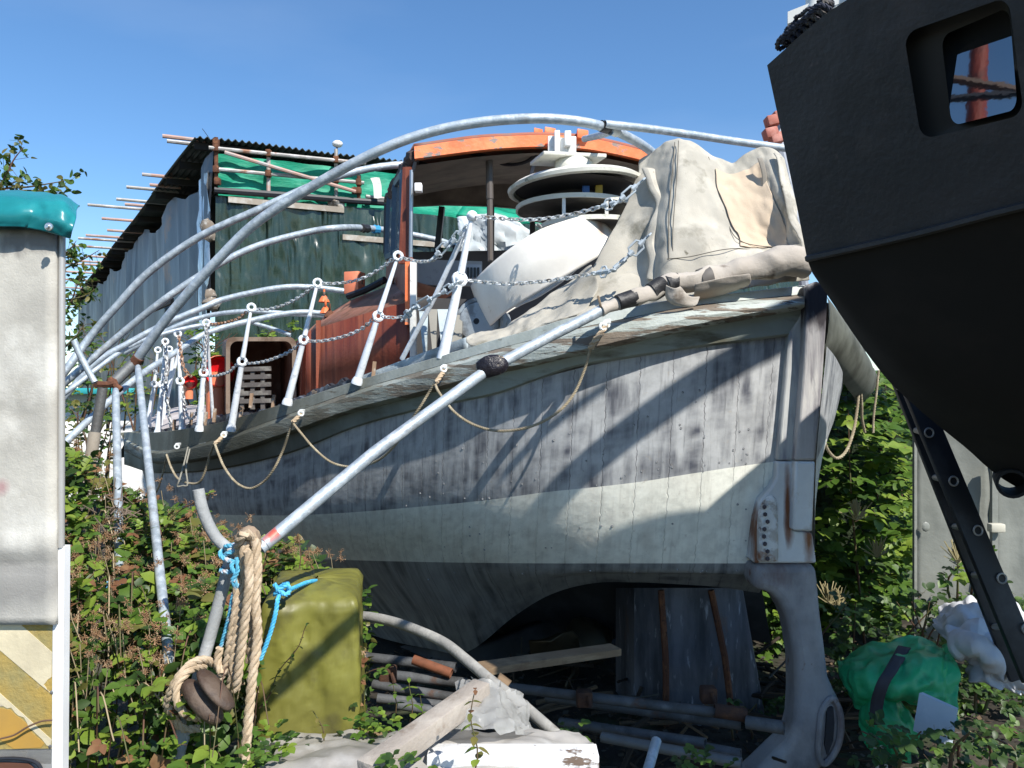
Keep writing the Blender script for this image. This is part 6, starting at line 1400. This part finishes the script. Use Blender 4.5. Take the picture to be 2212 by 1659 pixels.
for x, y in ((1895,1190),(1850,1110),(1790,1290),(1810,1300),(2070,1200)):
    q = random.Random(x); mb = MB(); c = P(x, y, 6.0 if x < 2000 else 5.0)
    for _ in range(40):
        o = c+V((q.gauss(0, .05), q.gauss(0, .02), q.uniform(-.02, .12))); mb.tube([c-V((0, 0, .05)), o], .004, 4, caps=False)
    tag(mb.build('flower_plume', W('pale_plume', (.35, .30, .16), rough=.9)), {1895:'tallest pale flower plume in the elder bush',1850:'pale flower plume halfway up beside the sternpost',1790:'lower pale plume close to the skeg',1810:'pale plume just right of the one close to the skeg',2070:'reddish plume before the metal cabinet'}[x], 'flower')

# ---- vines and trees at the left
bush('vine', 'vine trailing over the posts at the left of the shed', (138, 330, 690, 900, 9.0, 10.5), 420, .085, (1, 3, 0, 2), 51, cat='vine', k=3, extra=lambda x, y: y > 700+(x-138)*.35+nz((x*.03, 0, 0), 1)*60)
bush('vine', 'green creeper hanging before the white building', (138, 250, 860, 1080, 8.0, 9.5), 200, .08, (1, 3, 2), 52, cat='vine', k=3)
bush('ash_sapling', 'small leafy sapling before the shed behind the bow railings', (412, 470, 700, 870, 9.0, 9.5), 190, .07, (1, 1, 0), 53, cat='sapling', k=5)
bush('ash_sapling', 'green sprig above the brown hatch casing', (560, 640, 695, 745, 8.6, 9.0), 60, .07, (0, 1), 54, cat='sapling', k=5, stems=3)
# twigs above and beside the trailer
def twig(pts, label, seed, L=.05, n=26, D=None):
    q = random.Random(seed); mb = MB(); path = [V(p) for p in cr([P(*p) for p in pts], 8)]
    mb.tube(path, [.010, .002], 5, mi=len(LV))
    for i in range(n):
        p = path[min(len(path)-1, int(q.random()**.8*len(path)))]; e = p+rv(q)*q.uniform(.02, .14); mb.tube([p, e], .0015, 3, caps=False, mi=len(LV))
        for _ in range(4): leaf(mb, e+rv(q)*.02, rv(q, -.3), rv(q, .5), L*q.uniform(.7, 1.2), L*.6, q.choice((1, 1, 3, 2)), q)
    return tag(mb.build('birch_twig', MATS, sharp=180), label, 'twig')
twig([(-60,450,5),(0,400,5),(30,345,5),(52,318,5)], 'upright leafy twig above the trailer cover', 71, n=13)
twig([(-60,440,5),(0,410,5),(60,404,5),(110,396,5),(155,388,5)], 'long leafy twig reaching right over the trailer cover', 72, n=18)
twig([(0,415,5),(60,412,5),(100,415,5),(140,422,5)], 'low leafy twig lying along the trailer cover top', 73, n=14)
twig([(-60,430,5),(-20,400,5),(20,398,5),(50,384,5)], 'short leafy twig between the upright and the long one', 74, n=14)
twig([(120,590,6),(160,570,6),(190,555,6),(215,540,6)], 'leafy sprig crossing the putlog tubes beside the trailer', 75, n=16)
twig([(125,560,6),(150,540,6),(165,520,6)], 'hanging leaves close to the trailer edge', 76, n=14)
twig([(120,700,6),(150,660,6),(165,620,6),(175,600,6)], 'vine shoot rising beside the trailer edge', 77, n=22)
twig([(130,760,6),(160,730,6),(185,700,6)], 'vine shoot low beside the trailer edge', 78, n=22)
twig([(140,650,6),(180,640,6),(205,625,6)], 'small leafy sprig before the far end of the shed', 79, n=14)

# ---- dim undergrowth, litter and broken sticks
bush('ivy_bank', 'unlit low growth in the bottom right corner', (1820, 2260, 1560, 1690, 3.2, 3.6), 260, .05, (2, 2, 2, 1), 81, cat='undergrowth', k=3, stems=8)['kind'] = 'stuff'
bush('ivy_bank', 'dark ivy behind the tube pile and rudder foot', (1560, 1700, 1500, 1660, 4.6, 5.2), 200, .05, (2, 2, 1), 82, cat='undergrowth', k=3, stems=8)['kind'] = 'stuff'
q = random.Random(90); mb = MB()
LIT = [W('leaf_litter_dark', (.035, .025, .017), rough=1), W('leaf_litter_tan', (.11, .075, .045), rough=1), W('leaf_litter_grey', (.07, .065, .055), rough=1)]
for _ in range(5200):
    Y = q.uniform(2.5, 6.5); x = q.uniform(-1.0, 3.2)+0; z = gz(x, Y)+q.uniform(.005, .04); s_ = q.uniform(.012, .035)
    a = rv(q); b = a.cross(rv(q)).normalized(); c = V((x, Y, z)); a.z *= .4; b.z *= .4
    mb.add([c-a*s_, c+b*s_*.6, c+a*s_, c-b*s_*.6], [(0, 1, 2, 3)], q.choice((0, 0, 0, 1, 2)))
tag(mb.build('leaf_litter', LIT), 'brown leaf litter over the ground under the hull', 'leaf litter', kind='stuff')
mb = MB()
for _ in range(150):
    x = q.uniform(.0, 2.2); Y = q.uniform(3.6, 5.8); z = gz(x, Y)+q.uniform(.02, .22); c = V((x, Y, z)); d = V((q.gauss(0, 1), q.gauss(0, .5), q.gauss(0, .18))).normalized()*q.uniform(.08, .35)
    mb.tube([c-d, c+d*.2+V((0, 0, q.uniform(-.02, .02))), c+d], q.uniform(.004, .016), 5, mi=q.choice((0, 0, 1, 2)))
tag(mb.build('broken_sticks', LIT), 'heap of dark broken sticks and scraps beneath the hull', 'debris', kind='stuff')
